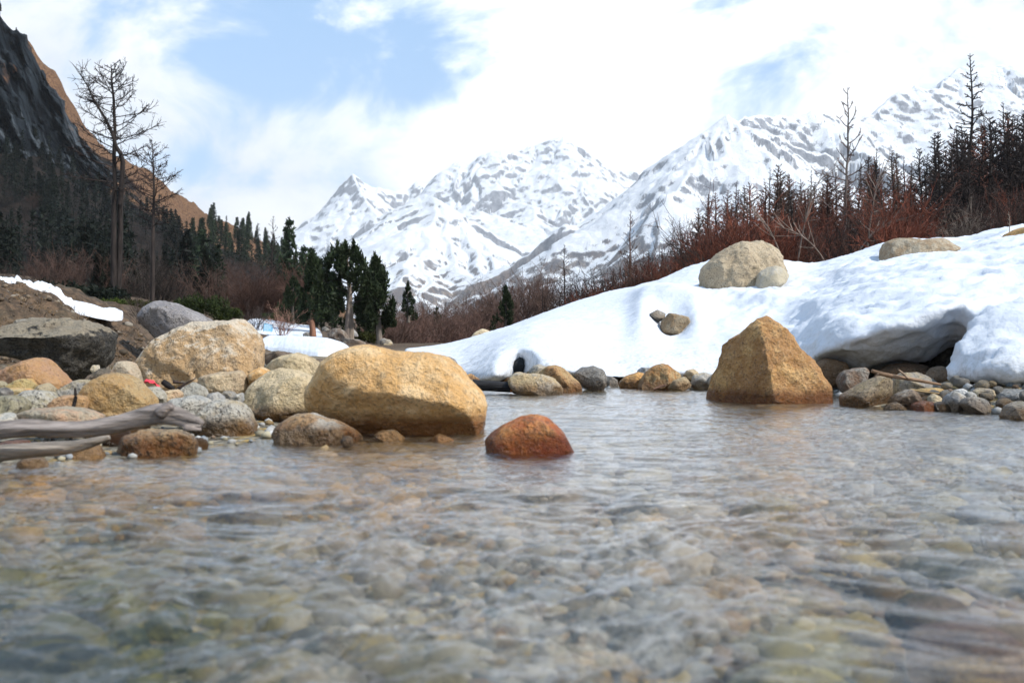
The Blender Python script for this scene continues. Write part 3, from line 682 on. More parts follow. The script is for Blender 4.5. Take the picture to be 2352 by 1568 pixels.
rock('huge pale boulder with a white crest and brown flank, second largest on the left shore', C2((1000,930),(1010,830),(1060,740),(1130,650),(1290,600),(1390,550),(1560,530),(1690,523),(1750,570),(1800,620),(1840,700),(1865,850),(1860,960),(1760,1000),(1500,1000),(1380,1000),(1090,990),(1010,975)), 7.8, 1.0, (.52,.33,.16), (.66,.58,.46), .6, 0, 6, 2, .05, 1.3, sm=3, cap=.75,
     planes=[((-.80,-.60,.05),(345,850,.10)),((.12,-.90,.40),(500,800,.02)),((-.15,-.38,.91),(470,748,.2))])
rock('grey dome of a boulder on top of the earth bank before the dark bushes', C2((985,540),(1060,430),(1110,400),(1170,388),(1260,410),(1330,450),(1430,490),(1520,545),(1450,600),(1300,640),(1240,660),(1120,650),(1040,610)), 11.5, .9, (.23,.215,.22), (.34,.32,.32), .8, 0, 5, 4, .1, 1.2)
rock('pale triangular stone leaning below the earth bank', C2((785,900),(840,822),(930,813),(965,850),(990,920),(1005,990),(900,1000),(800,960)), 7.3, .25, (.50,.41,.29), PINK, .3, 0, 4, 4, name='rock', cat='rock')
rock('rounded ochre boulder with a dark crack, behind the middle of the driftwood log', C2((560,1160),(570,1110),(612,1020),(680,940),(770,908),(870,908),(960,950),(1050,1030),(1105,1095),(1090,1150),(990,1190),(800,1210),(620,1190)), 5.3, .5, (.40,.24,.09), (.46,.32,.15), .45, 0, 5, 3, .05, .9)
rock('pale pinkish slab below the huge pale boulder', C2((1370,1000),(1380,955),(1440,918),(1600,898),(1712,883),(1740,930),(1752,1000),(1700,1040),(1560,1050),(1430,1030)), 6.5, .4, (.47,.34,.21), PALE, .4, 0, 5, 5, .05, name='rock', cat='rock')
rock('green grey lichened stone at the far left behind the driftwood log', C2((-60,1200),(-40,1090),(0,1065),(100,1055),(180,1105),(190,1150),(110,1200)), 5.0, .3, (.27,.24,.15), GREY, .9, 0, 4, 4, .05, name='rock', cat='rock')
rock('grey backed olive stone right of the lichened stone', C2((110,1080),(180,1035),(240,1018),(340,1028),(392,1090),(390,1150),(250,1180),(150,1170)), 5.2, .28, (.33,.28,.16), LGREY, .8, 0, 4, 4, .05, name='rock', cat='rock')
rock('flat grey rock just behind the top of the driftwood log at left', C2((60,1260),(110,1195),(250,1150),(500,1143),(650,1165),(745,1200),(700,1270),(300,1290)), 4.6, .34, (.38,.33,.24), PINK, .6, 0, 4, 5, .05, name='rock', cat='rock')
rock('pale grey stone cut by the left edge just above the log', C2((-80,1290),(-40,1200),(20,1178),(100,1195),(130,1240),(60,1290)), 4.55, .24, LGREY, PALE, .5, 0, 4, 4, .05, name='stone', cat='stone')
rock('flat orange pink stone behind the upright stick', C2((355,1120),(430,1065),(520,1058),(610,1068),(600,1150),(480,1160),(370,1155)), 5.15, .22, (.46,.27,.12), PINK, .4, 0, 4, 5, .04, name='stone', cat='stone')
rock('tan stone with a grey left end between the angular and the ochre boulder', C2((385,1060),(430,1015),(480,985),(560,943),(650,958),(670,1010),(600,1075),(450,1085)), 5.7, .25, (.42,.33,.18), GREY, .6, 0, 4, 5, .04, name='rock', cat='rock')
rock('wedge shaped yellow stone in front of the angular tan boulder', C2((40,1000),(130,948),(200,938),(262,990),(230,1020),(90,1025)), 6.1, .2, (.45,.34,.14), OCHRE, .5, 0, 4, 5, .03, name='stone', cat='stone')
rock('long flat yellow white stone under the wedge shaped yellow stone', C2((40,1050),(70,1005),(220,1010),(230,1040),(150,1062)), 5.8, .16, (.54,.44,.24), OCHRE, .3, 0, 4, 4, .03, name='stone', cat='stone')
rock('small blue black stone near the left edge of the shore', C2((-10,1055),(0,1010),(40,1000),(80,1030),(75,1065),(30,1075)), 5.6, .12, (.06,.07,.085), GREY, .4, 0, 4, 5, .03, name='stone', cat='stone')
rock('speckled tan stone right of the wedge shaped yellow stone', C2((240,1040),(270,990),(340,970),(385,1010),(385,1060),(300,1060)), 5.9, .18, (.40,.32,.20), BROWN, .8, 0, 4, 4, .03, name='stone', cat='stone')
rock('small olive stone cut by the left edge beside the wedge shaped stone', C2((-60,1010),(-40,970),(10,955),(45,985),(30,1015)), 6.2, .16, (.33,.28,.17), GREY, .6, 0, 4, 4, .03, name='stone', cat='stone')
rock('black and white speckled stone below the red scrap', C2((1005,1040),(1050,1000),(1110,995),(1180,1050),(1175,1100),(1100,1110),(1050,1075)), 5.75, .2, (.40,.37,.30), LGREY, 1.0, 0, 4, 4, .03, name='stone', cat='stone')
rock('small orange and white stone right of the speckled black and white stone', C2((1160,1060),(1180,1022),(1260,1015),(1300,1050),(1280,1085),(1190,1092)), 5.85, .14, (.48,.30,.18), PALE, .4, 0, 4, 4, .03, name='stone', cat='stone')
rock('broad grey stone below the black charred stick', C2((1270,1050),(1300,1000),(1370,965),(1440,1000),(1470,1050),(1440,1090),(1330,1095)), 5.9, .26, (.34,.32,.27), LGREY, .6, 0, 4, 5, .03, name='rock', cat='rock')
rock('blue grey rock behind the knob of the driftwood log', C2((1170,1130),(1220,1085),(1380,1062),(1490,1090),(1480,1140),(1400,1200),(1250,1220)), 5.2, .3, (.33,.33,.32), LGREY, .8, 0, 4, 5, .04, name='rock', cat='rock')
rock('small round grey cobble left of the small brown cobble', C2((1465,1085),(1480,1045),(1540,1035),(1595,1070),(1590,1105),(1500,1115)), 5.7, .12, (.34,.33,.32), LGREY, .5, 0, 4, 3, .03, name='stone', cat='stone')
rock('small brown cobble under the pale pinkish slab', C2((1560,1060),(1590,1028),(1650,1030),(1680,1060),(1650,1095),(1580,1090)), 5.8, .12, (.33,.25,.15), GREY, .7, 0, 4, 3, .03, name='stone', cat='stone')
rock('smallest grey cobble squeezed beside the beige boulder', C2((1650,1090),(1680,1050),(1722,1040),(1730,1090),(1690,1105)), 5.75, .1, (.36,.36,.36), LGREY, .4, 0, 4, 3, .03, name='stone', cat='stone')
rock('dark jagged rock under the right end of the dark slab sided boulder', C2((600,950),(660,900),(740,865),(800,900),(800,960),(700,985),(620,985)), 7.4, .25, (.10,.08,.055), BROWN, .6, 0, 4, 6, .03, 1.5, name='rock', cat='rock')
rock('small pale cobble on the earth slope beside the dark boulder', C2((640,875),(660,845),(700,845),(705,880),(670,895)), 7.9, .1, LGREY, PALE, .5, 0, 3, 4, .02, name='stone', cat='stone')
# --- far shore under the snow
rock('pale sandy rock at the tip of the black log', C4((440,650),(500,560),(550,523),(640,545),(760,550),(850,590),(910,650),(935,690),(800,712),(640,700),(480,660)), 9.3, .42, (.50,.37,.20), LGREY, .55, .8, 5, 6, .06, name='rock', cat='rock')
rock('tan rock with a dark rust notch behind the pale sandy rock', C4((705,550),(780,490),(850,473),(930,500),(1000,560),(1070,620),(1080,690),(960,690),(800,650)), 9.8, .4, (.46,.31,.14), (.40,.20,.07), .7, .8, 5, 6, .06, name='rock', cat='rock')
rock('small grey stone touching the snow behind the rust notched rock', C4((615,540),(680,480),(725,463),(790,490),(760,560),(660,570)), 10.4, .25, (.36,.34,.30), PALE, .6, 0, 4, 4, name='stone', cat='stone')
rock('dark grey rounded rock standing alone at the far water edge', C4((1005,545),(1080,495),(1170,488),(1250,510),(1282,570),(1272,640),(1210,678),(1090,655),(1050,620)), 10.0, .4, (.20,.19,.175), (.30,.28,.26), .9, .8, 5, 6, .06, name='rock', cat='rock')
rock('dark sliver of rock between the lone grey rock and the snow toe', C4((1270,610),(1275,560),(1320,565),(1370,600),(1370,632),(1300,635)), 10.9, .2, (.13,.12,.11), GREY, .5, .5, 4, 5, .04, name='stone', cat='stone')
rock('low orange rock with a hollow, left of the ridged one', C4((1370,620),(1430,570),(1540,528),(1600,545),(1570,640),(1480,645),(1400,640)), 10.6, .3, (.43,.25,.10), TAN, .7, .7, 4, 5, .05, name='rock', cat='rock')
rock('ridged orange and yellow rock, biggest on the far shore left of the pyramid', C4((1525,650),(1580,570),(1660,490),(1740,463),(1790,470),(1860,530),(1895,560),(1890,620),(1820,650),(1760,655)), 10.3, .45, (.42,.20,.06), (.48,.35,.17), .7, .8, 5, 6, .05, name='rock', cat='rock')
rock('grey stone peeping over the low orange rock', C4((1525,530),(1570,490),(1640,492),(1650,530),(1600,560)), 11.0, .22, (.34,.34,.36), LGREY, .5, 0, 4, 4, name='stone', cat='stone')
rock('yellowish stone in the shade of the ridged rock', C4((1775,645),(1830,600),(1920,568),(1990,635),(1900,655)), 10.1, .25, (.44,.35,.20), PALE, .6, .8, 4, 5, .05, name='stone', cat='stone')
rock('small pinkish tan stone at the snow toe right of the ridged rock', C4((1905,560),(1940,515),(2000,505),(2035,540),(2010,580),(1950,580)), 10.9, .2, (.46,.30,.18), PALE, .4, 0, 4, 4, .03, name='stone', cat='stone')
rock('pale grey white stone at the water edge left of the pyramid', C4((1960,630),(2000,560),(2080,533),(2150,560),(2130,640),(2030,650)), 10.4, .3, (.46,.44,.40), PALE, .4, .6, 4, 5, .05, name='stone', cat='stone')
rock('tan stone half hidden by the left foot of the pyramid', C4((2100,620),(2150,545),(2210,528),(2260,570),(2230,640)), 10.2, .3, (.44,.36,.24), LGREY, .6, .6, 4, 4, .05, name='stone', cat='stone')
rock('brown rock in the melt pocket of the snow face, cut square', C4((1718,185),(1740,110),(1790,45),(1850,60),(1950,80),(1962,130),(1945,190),(1880,232),(1770,255)), 13.3, .6, (.26,.17,.085), (.36,.28,.18), .6, 0, 5, 6, 0, 1.1, sm=3, name='rock', cat='rock')
rock('smaller grey brown rock beside the square one in the melt pocket', C4((1625,60),(1690,20),(1760,50),(1745,105),(1700,128)), 13.7, .4, (.24,.19,.14), GREY, .6, 0, 4, 5, name='rock', cat='rock')
rock('grey stone sticking out of the snow toe right of the big tan boulder', C4((-70,480),(-60,420),(-20,400),(30,420),(62,465),(40,500),(-30,510)), 11.6, .25, (.22,.20,.19), GREY, .5, 0, 4, 4, name='stone', cat='stone')
rock('small brown rock under the snow behind the black log', C4((110,600),(130,550),(170,545),(240,590),(255,625),(160,640)), 10.9, .2, BROWN, TAN, .5, .5, 4, 5, .03, name='stone', cat='stone')
rock('cream coloured boulder top showing behind the left crest of the snow', C4((150,260),(172,235),(210,197),(262,176),(320,196),(350,230),(340,300),(180,310)), 22.0, 1.0, CREAM, PALE, .3, 0, 4, 4)
# --- on the snow
rock('big pale cracked boulder sitting on the snow slope below the red brush', C6((492,1330),(497,1250),(503,1185),(560,1140),(650,1070),(720,1045),(830,1028),(900,1045),(950,1090),(992,1180),(985,1240),(930,1290),(700,1330),(590,1345)), 15.2, 1.3, (.46,.36,.235), (.54,.44,.30), .7, 0, 6, 7, .15, 1.3, sm=2, crack=.7, planes=[((-.30,-.86,.40),(1690,615,.03)),((.62,-.70,.35),(1765,615,.12)),((-.55,-.30,.78),(1680,578,.3))])
rock('small pale stone leaning at the right foot of the cracked boulder', C6((805,1300),(832,1210),(890,1172),(950,1180),(1012,1225),(980,1270),(900,1310)), 14.9, .5, (.52,.45,.32), LGREY, .3, 0, 4, 4, .05, name='rock', cat='rock')
rock('long brown and grey boulder with a pale top near the crest of the snow', C6((1505,1230),(1525,1160),(1540,1100),(1560,1040),(1620,1020),(1740,1025),(1850,1015),(1920,1006),(1970,1035),(1995,1075),(1900,1120),(1760,1140),(1650,1190),(1580,1220)), 14.6, 1.1, (.34,.24,.14), (.48,.41,.30), .45, 0, 5, 5, .05, 1.0, sm=3, planes=[((-.55,-.8,-.1),(2060,590,.1)),((.05,-.45,.9),(2110,556,.2))])
rock('yellow brown boulder on the snow crest cut by the right edge', C6((2235,1000),(2300,968),(2360,948),(2440,960),(2500,1010),(2380,1050),(2280,1030)), 15.0, .7, (.40,.25,.09), TAN, .5, 0, 4, 4)
# --- right shore
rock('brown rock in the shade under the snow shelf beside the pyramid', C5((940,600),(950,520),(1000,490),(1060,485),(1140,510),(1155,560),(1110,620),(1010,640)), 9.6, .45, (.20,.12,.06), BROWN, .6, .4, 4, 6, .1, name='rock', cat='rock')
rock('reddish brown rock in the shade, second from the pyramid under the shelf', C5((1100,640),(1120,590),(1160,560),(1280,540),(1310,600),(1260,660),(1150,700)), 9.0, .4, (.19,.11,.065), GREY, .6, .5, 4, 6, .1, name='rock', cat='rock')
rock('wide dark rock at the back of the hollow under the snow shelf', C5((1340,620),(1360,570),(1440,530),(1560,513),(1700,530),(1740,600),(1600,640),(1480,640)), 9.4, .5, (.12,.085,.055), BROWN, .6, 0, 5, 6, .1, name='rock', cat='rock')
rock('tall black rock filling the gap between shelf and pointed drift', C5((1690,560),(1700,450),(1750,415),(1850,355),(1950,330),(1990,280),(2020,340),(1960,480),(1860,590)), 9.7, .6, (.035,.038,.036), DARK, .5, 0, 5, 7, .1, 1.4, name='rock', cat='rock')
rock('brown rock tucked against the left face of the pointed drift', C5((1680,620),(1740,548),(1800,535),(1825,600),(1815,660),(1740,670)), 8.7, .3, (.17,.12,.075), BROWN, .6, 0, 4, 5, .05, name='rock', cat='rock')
rock('sloping slab with a sunlit yellow top under the driftwood twig', C5((1475,690),(1480,630),(1540,575),(1640,578),(1750,620),(1790,665),(1750,720),(1600,740),(1490,735)), 8.2, .5, (.30,.27,.23), (.46,.35,.19), .7, 0, 5, 4, .08, planes=[((.25,-.45,.86),(2110,873,.1))], name='rock', cat='rock')
rock('tilted grey brown boulder in the shallows right of the pyramid', C5((1125,750),(1200,690),(1330,620),(1400,602),(1470,630),(1490,700),(1480,760),(1430,805),(1300,820),(1150,805)), 7.55, .55, (.30,.23,.15), (.36,.27,.14), .8, 1, 5, 4, .08, 1.1, planes=[((.72,-.62,-.30),(2000,925,.12))])
rock('brown stone with a wet green foot right of the tilted boulder', C5((1440,790),(1490,728),(1590,688),(1650,720),(1668,780),(1610,820),(1520,830)), 7.4, .3, (.28,.21,.145), GREY, .7, 1, 5, 5, .05, name='rock', cat='rock')
rock('small yellow grey stone awash in front of the wet footed stone', C5((1400,825),(1440,788),(1500,776),(1565,825),(1480,838)), 7.25, .16, (.36,.31,.18), GREY, .8, 1, 4, 4, .04, name='stone', cat='stone')
rock('flat yellow stone bridging two rocks above the shallows', C5((1615,705),(1640,690),(1760,682),(1815,692),(1820,715),(1740,722)), 7.7, .2, (.48,.33,.13), TAN, .4, 0, 4, 4, name='stone', cat='stone')
rock('steep sided beige stone behind the red brown one', C5((1690,790),(1710,745),(1740,722),(1780,740),(1815,800),(1780,825)), 7.5, .18, (.42,.36,.26), PALE, .4, 0, 4, 5, .04, name='stone', cat='stone')
rock('red brown stone at the water edge of the gravel bar', C5((1590,850),(1600,790),(1680,768),(1770,780),(1805,830),(1780,855),(1700,858)), 7.15, .25, (.40,.19,.075), RUST, .6, 1, 5, 4, .05, name='rock', cat='rock')
rock('white blue grey cobble with a black foot on the gravel bar', C5((1805,815),(1830,740),(1880,706),(1940,722),(1962,760),(1925,810),(1850,822)), 7.1, .25, (.37,.38,.39), LGREY, .8, .8, 4, 4, .04, name='stone', cat='stone')
rock('grey cobble with a slanted top right of the white blue one', C5((1925,790),(1960,750),(2010,738),(2080,755),(2130,815),(2080,840),(1990,830)), 6.9, .25, (.33,.33,.32), LGREY, .8, .8, 4, 5, .04, name='stone', cat='stone')
rock('rough grey boulder at the back right of the gravel bar', C5((2165,770),(2180,720),(2250,690),(2352,688),(2440,720),(2430,810),(2300,820),(2210,800)), 7.2, .5, (.28,.28,.27), GREY, .9, 0, 5, 6, .05, 1.2, name='rock', cat='rock')
rock('speckled beige boulder cut by the right edge at the waterline', C5((2225,880),(2270,800),(2352,772),(2430,800),(2460,900),(2400,945),(2320,940),(2260,910)), 6.3, .4, (.38,.32,.21), LGREY, .8, 1, 5, 4, .06, name='rock', cat='rock')
rock('brown grey stone high on the gravel bar under the pointed drift', C5((2000,740),(2015,705),(2060,683),(2130,690),(2155,735),(2090,765)), 7.4, .25, (.30,.26,.22), PALE, .7, 0, 4, 5, .03, name='stone', cat='stone')
rock('white flat stone, brightest on the gravel bar', C5((1875,715),(1885,697),(1950,688),(1978,710),(1945,732),(1900,728)), 7.6, .15, (.70,.69,.66), LGREY, .15, 0, 4, 4, .03, name='stone', cat='stone')
rock('small round grey cobble in front of the brown grey stone', C5((1955,745),(1965,718),(1995,705),(2025,725),(2025,755),(1985,765)), 7.2, .12, (.36,.36,.37), LGREY, .7, 0, 3, 4, .02, name='stone', cat='stone')
# --- left distance, round the sign and the conifers
rock('black snow capped stone left of the broken stump', [(695,768),(703,762),(716,763),(727,772),(725,779),(703,779)], 33, .5, DARK, GREY, .5, 0, 3, 4, name='stone', cat='stone')
rock('black stone between two snow ledges left of the broken stump', [(739,752),(748,750),(757,756),(752,763),(742,759)], 38, .5, DARK, GREY, .5, 0, 3, 4, name='stone', cat='stone')
rock('dark stone on the upper snow ledge behind the blue sign', [(708,738),(716,733),(730,736),(740,743),(726,748),(712,746)], 44, .6, (.13,.10,.09), GREY, .6, 0, 3, 5, name='stone', cat='stone')
rock('grey pointed stone between the broken stump and the two stemmed conifer', [(805-16,790-28),(798,754),(808,752),(820,763),(824,774),(806,776),(792,774)], 36, .6, (.30,.30,.31), LGREY, .8, 0, 4, 5, name='stone', cat='stone')
rock('low brown ledge of rock beside the grey pointed stone', [(745,762),(765,752),(788,760),(800,776),(840,783),(850,795),(800,792),(765,784)], 33, 1.2, (.15,.10,.07), GREY, .8, 0, 4, 7, .1, 1.6, name='rock', cat='rock')
rock('grey stone at the foot of the forked conifer', [(868,786),(880,776),(896,780),(905,792),(885,800)], 33, .6, (.26,.24,.22), PALE, .8, 0, 3, 5, name='stone', cat='stone')
rock('brown ledge of broken stone under the snow mound', [(596,812),(640,806),(690,818),(740,826),(770,822),(800,830),(780,852),(700,862),(610,845)], 15.5, .9, (.13,.085,.055), (.24,.19,.13), .8, 0, 5, 9, .1, 2.0, name='rock', cat='rock')
rock('olive brown stone half buried on the earth bank top left', [(30,742),(45,733),(70,731),(80,738),(62,745)], 10.2, .4, (.2,.16,.10), GREY, .5, 0, 4, 4, .03, name='stone', cat='stone')

# --- cobbles and pebbles that can be told apart one by one: copies of a few shapes
def pebble_mesh(seed, lod=3):
    D, F = ICO[lod]; r_ = np.random.default_rng(seed)
    v = D * np.array([1.0, r_.uniform(.75, 1.0), r_.uniform(.55, .8)])
    for i in range(5):
        nv = r_.normal(size=3); nv /= np.linalg.norm(nv); h = (v @ nv).max(); s = v @ nv - h * r_.uniform(.72, .93)
        v = v - nv * np.where(s > 0, s * .9, 0)[:, None]
    return v + D * (0.05 * fbm(v * 1.6 + seed, 2))[:, None], F
PEB = []
for i in range(6):
    v, F = pebble_mesh(40 + i); me = bpy.data.meshes.new('pebble'); me.from_pydata(v.tolist(), [], F.tolist()); me.polygons.foreach_set('use_smooth', [True] * len(F)); me.materials.append(M_ROCK); PEB.append(me)
PCOL = [('grey', GREY, LGREY), ('pale', (.36,.33,.28), PALE), ('tan', (.42,.31,.17), PALE), ('brown', (.25,.17,.10), BROWN), ('slate blue', (.25,.27,.29), GREY)]
def pebble(x, y, z, r, k, label, group):
    o = bpy.data.objects.new('pebble', PEB[rng.integers(6)]); C.objects.link(o)
    o.location = (x, y, z); o.scale = (r, r, r); o.rotation_euler = (rng.normal(0, .25), rng.normal(0, .25), rng.uniform(0, 6.28))
    c = PCOL[k]; f = rng.uniform(.8, 1.15)
    o['col1'] = [*(a * f for a in c[1]), 1.0]; o['col2'] = [*c[2], 1.0]; o['speck'] = float(rng.uniform(.4, .9)); o['wet'] = 1.0
    return tag(o, label, 'pebble', group)
cnt = 0
while cnt < 150:                                                     # gravel bar on the right
    X_ = rng.uniform(2.75, 4.6); Y_ = rng.uniform(6.2, 8.3)
    sdv = float(river_sd(np.array([X_]), np.array([Y_]))[0])
    if sdv < -0.16 or sdv > 1.1 or X_ / Y_ < 0.40: continue
    r = rng.uniform(.022, .06) * (1.25 if rng.random() < .2 else 1); k = rng.choice([0, 0, 0, 1, 2, 3, 4, 4])
    pebble(X_, Y_, gz(X_, Y_) + r * .45 + 0.02 * (rng.random() < .5), r, k, f'small {PCOL[k][0]} pebble on the gravel bar under the pointed drift', f'{PCOL[k][0]} pebbles on the gravel bar'); cnt += 1
cnt = 0
while cnt < 110:                                                     # between the left shore boulders
    Y_ = rng.uniform(4.3, 8.8); X_ = rng.uniform(-.56, -.20) * Y_
    sdv = float(river_sd(np.array([X_]), np.array([Y_]))[0])
    if sdv < -0.08: continue
    r = rng.uniform(.03, .085); k = rng.choice([0, 1, 1, 2, 2, 2, 3])
    pebble(X_, Y_, gz(X_, Y_) + r * .4, r, k, f'{PCOL[k][0]} cobble filling a gap between the left shore boulders', f'{PCOL[k][0]} cobbles among the left shore boulders'); cnt += 1
cnt = 0
while cnt < 40:                                                      # narrow beach under the snow
    X_ = rng.uniform(-.5, 2.6); Y_ = rng.uniform(10.6, 11.8)
    sdv = float(river_sd(np.array([X_]), np.array([Y_]))[0])
    if sdv < -0.1 or sdv > .7: continue
    r = rng.uniform(.04, .09); k = rng.choice([0, 1, 2, 2, 3])
    pebble(X_, Y_, gz(X_, Y_) + r * .4, r, k, f'{PCOL[k][0]} cobble on the narrow beach below the snow bank', f'{PCOL[k][0]} cobbles below the snow bank'); cnt += 1
# --- gravel and bed stones nobody could count
def gravel(name, pos, rad, cols, lod=1, mat=None):
    n = len(pos); base = []
    for i in range(8):
        v, F = pebble_mesh(70 + i, lod); base.append(v)
    B = np.array(base); which = rng.integers(8, size=n)
    a = rng.uniform(0, 6.28, n); ca, sa = np.cos(a), np.sin(a)
    v = B[which] * rad[:, None, None]
    v = np.stack([v[:, :, 0] * ca[:, None] - v[:, :, 1] * sa[:, None], v[:, :, 0] * sa[:, None] + v[:, :, 1] * ca[:, None], v[:, :, 2]], 2) + pos[:, None]
    nv = B.shape[1]; f = (F[None] + (np.arange(n) * nv)[:, None, None]).reshape(-1, 3)
    o = mk(name, v.reshape(-1, 3), f, M_STONES)
    at_ = o.data.color_attributes.new('stone_col', 'FLOAT_COLOR', 'POINT')
    at_.data.foreach_set('color', np.repeat(np.concatenate([cols, np.ones((n, 1))], 1), nv, axis=0).astype(np.float32).ravel())
    return tag(o, kind='stuff')
BEDC = np.array([(.55,.54,.51), (.66,.65,.61), (.38,.40,.41), (.62,.55,.38), (.52,.36,.17), (.17,.22,.26), (.60,.48,.18), (.40,.28,.19), (.74,.73,.70)])
n = 13000
Y_ = 0.75 + 8.3 * rng.random(n) ** 1.9; X_ = rng.uniform(-.62, .62, n) * (Y_ + .4)
sdv = river_sd(X_, Y_); ok = sdv < -0.02; X_, Y_ = X_[ok], Y_[ok]
rad = np.clip(rng.lognormal(-3.65, .6, len(X_)), .012, .14)
g_ = fbm(np.stack([X_ * 1.1, Y_ * 1.1, X_ * 0], 1), 2)
ci = rng.choice(9, len(X_), p=[.16, .18, .11, .13, .08, .14, .05, .07, .08])
cols = BEDC[ci] * np.array([[.80, .74, .64]]) * rng.uniform(.35, 1.2, (len(X_), 1))
gr = sstep(-X_ / (Y_ + .4) + .10 * g_, 0.10, 0.36)[:, None] * sstep(4.6 - Y_, 0, 1)[:, None]      # algae green, with the cliff's dark reflection painted into the stones
gr = np.clip(gr * 1.25, 0, 1)
cols = cols * (1 - gr) + gr * np.where(rng.random((len(X_), 1)) < .5, np.array([[.040, .055, .035]]), np.array([[.17, .15, .04]])) 
am = np.exp(-(((X_ + .55) / .75) ** 2 + ((Y_ - 4.3) / .9) ** 2)) + np.exp(-(((X_ + 1.7) / .6) ** 2 + ((Y_ - 3.7) / .5) ** 2)) + .8 * np.exp(-(((X_ - 1.9) / .6) ** 2 + ((Y_ - 6.6) / 1.0) ** 2)) + .7 * np.exp(-(((X_ - 1.1) / .3) ** 2 + ((Y_ - 1.75) / .25) ** 2))
am = am + .75 * np.exp(-((X_ - .26 * Y_) / .28) ** 2) * sstep(Y_, 2.4, 3.2)  # amber streak painted in for the reflection of the pyramid boulder
am = np.clip(am, 0, 1)[:, None]; cols = cols * (1 - am * .85) + am * .85 * np.array([[.52, .26, .05]]) * rng.uniform(.5, 1.2, (len(X_), 1))     # iron stained shallows, with the pyramid boulder's reflection painted into the stones
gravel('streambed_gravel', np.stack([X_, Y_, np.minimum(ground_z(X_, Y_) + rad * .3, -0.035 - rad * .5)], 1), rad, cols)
n = 5000
Y_ = rng.uniform(4.0, 12.0, n); X_ = rng.uniform(-.6, .62, n) * Y_
sdv = river_sd(X_, Y_); ok = (sdv > -0.10) & (sdv < 1.6); X_, Y_ = X_[ok], Y_[ok]
rad = np.clip(rng.lognormal(-3.9, .45, len(X_)), .01, .05)
cols = BEDC[rng.choice(9, len(X_), p=[.25, .16, .16, .14, .06, .1, .03, .06, .04])] * rng.uniform(.35, .7, (len(X_), 1))
gravel('shore_gravel', np.stack([X_, Y_, ground_z(X_, Y_) + rad * .3], 1), rad, cols)
# --- stones one can make out on the stream bed
for lab, x, y, w_, h_, c1 in [('large yellow stone under water at the lower edge of the photo', 1820, 1530, 330, 130, (.52,.43,.17)),
                          ('brown red stone under water at the lower right', 2230, 1450, 300, 110, (.34,.20,.13)),
                          ('grey green stone under water near the lower middle', 960, 1540, 280, 100, (.32,.28,.15)),
                          ('pale grey stone under water right of the middle', 1480, 1400, 230, 70, (.52,.50,.44)),
                          ('yellow brown stone just under water below the pyramid', 1770, 1150, 150, 26, (.45,.33,.12)),
                          ('long yellow green stone just under water left of the pyramid', 1570, 962, 150, 10, (.34,.28,.11)),
                          ('dark olive stone under water at the right', 2130, 1350, 200, 40, (.10,.10,.05)),
                          ('brown flat stone under water left of the middle', 560, 1150, 170, 30, (.13,.09,.06)),
                          ('dark teal stone under water in the lower left corner', 120, 1480, 330, 110, (.05,.07,.07)),
                          ('orange brown stone shallow under water at the big tan boulder\'s foot', 900, 1035, 220, 26, (.46,.26,.07))]:
    Yw = HCAM * FPX / (y - CY); zt = -0.10 if Yw < 3 else -0.03
    Yb = (HCAM - zt) * FPX / (y - CY)
    pl = [(x + w_ / 2 * math.cos(a), 0 + w_ * .22 * math.sin(a)) for a in np.linspace(0, 2 * math.pi, 14)[:-1]]
    wm = w_ / FPX * Yb; dm = min(max(h_ / FPX * Yb * Yb / HCAM * .9, .12), 1.0)
    v, F = pebble_mesh(int(x), 4); s_ = np.array([wm / 2, dm / 2, .11])
    o = mk('stone', v * s_, F, M_ROCK); o.location = ((x - CX) / FPX * Yb, Yb, zt - .075)
    o['col1'] = [*c1, 1.0]; o['col2'] = [*(a * .7 for a in c1), 1.0]; o['speck'] = 0.5; o['wet'] = 0.0
    tag(o, lab, 'stone')

# --- dry grass and clods on the earth bank
m = MB(); r_ = np.random.default_rng(5)
for i in range(900):
    x = r_.uniform(-9.5, -3.6); y = r_.uniform(9.2, 13.5)
    if x > -3.7 - .12 * (y - 9): continue
    z = gz(x, y)
    for j in range(5):
        L = r_.uniform(.04, .11); m.tube(curve0((x + r_.normal(0, .03), y + r_.normal(0, .03), z - .01), (r_.normal(0, .7), r_.normal(0, .7), 1), L, r_), [.004, .003, .001], 3)
o = m.build('dry_grass', M_TWIG); o.color = (.13, .085, .045, 1); tag(o, kind='stuff')
n = 1400; X_ = r_.uniform(-9.5, -3.4, n); Y_ = r_.uniform(8.8, 13.5, n); ok = X_ < -3.6 - .10 * (Y_ - 9); X_, Y_ = X_[ok], Y_[ok]
rad = np.clip(r_.lognormal(-3.6, .5, len(X_)), .012, .09)
gravel('rubble', np.stack([X_, Y_, ground_z(X_, Y_) + rad * .25], 1), rad, np.array([(.10,.07,.045),(.16,.12,.08),(.06,.045,.03),(.22,.19,.15)])[r_.integers(4, size=len(X_))])
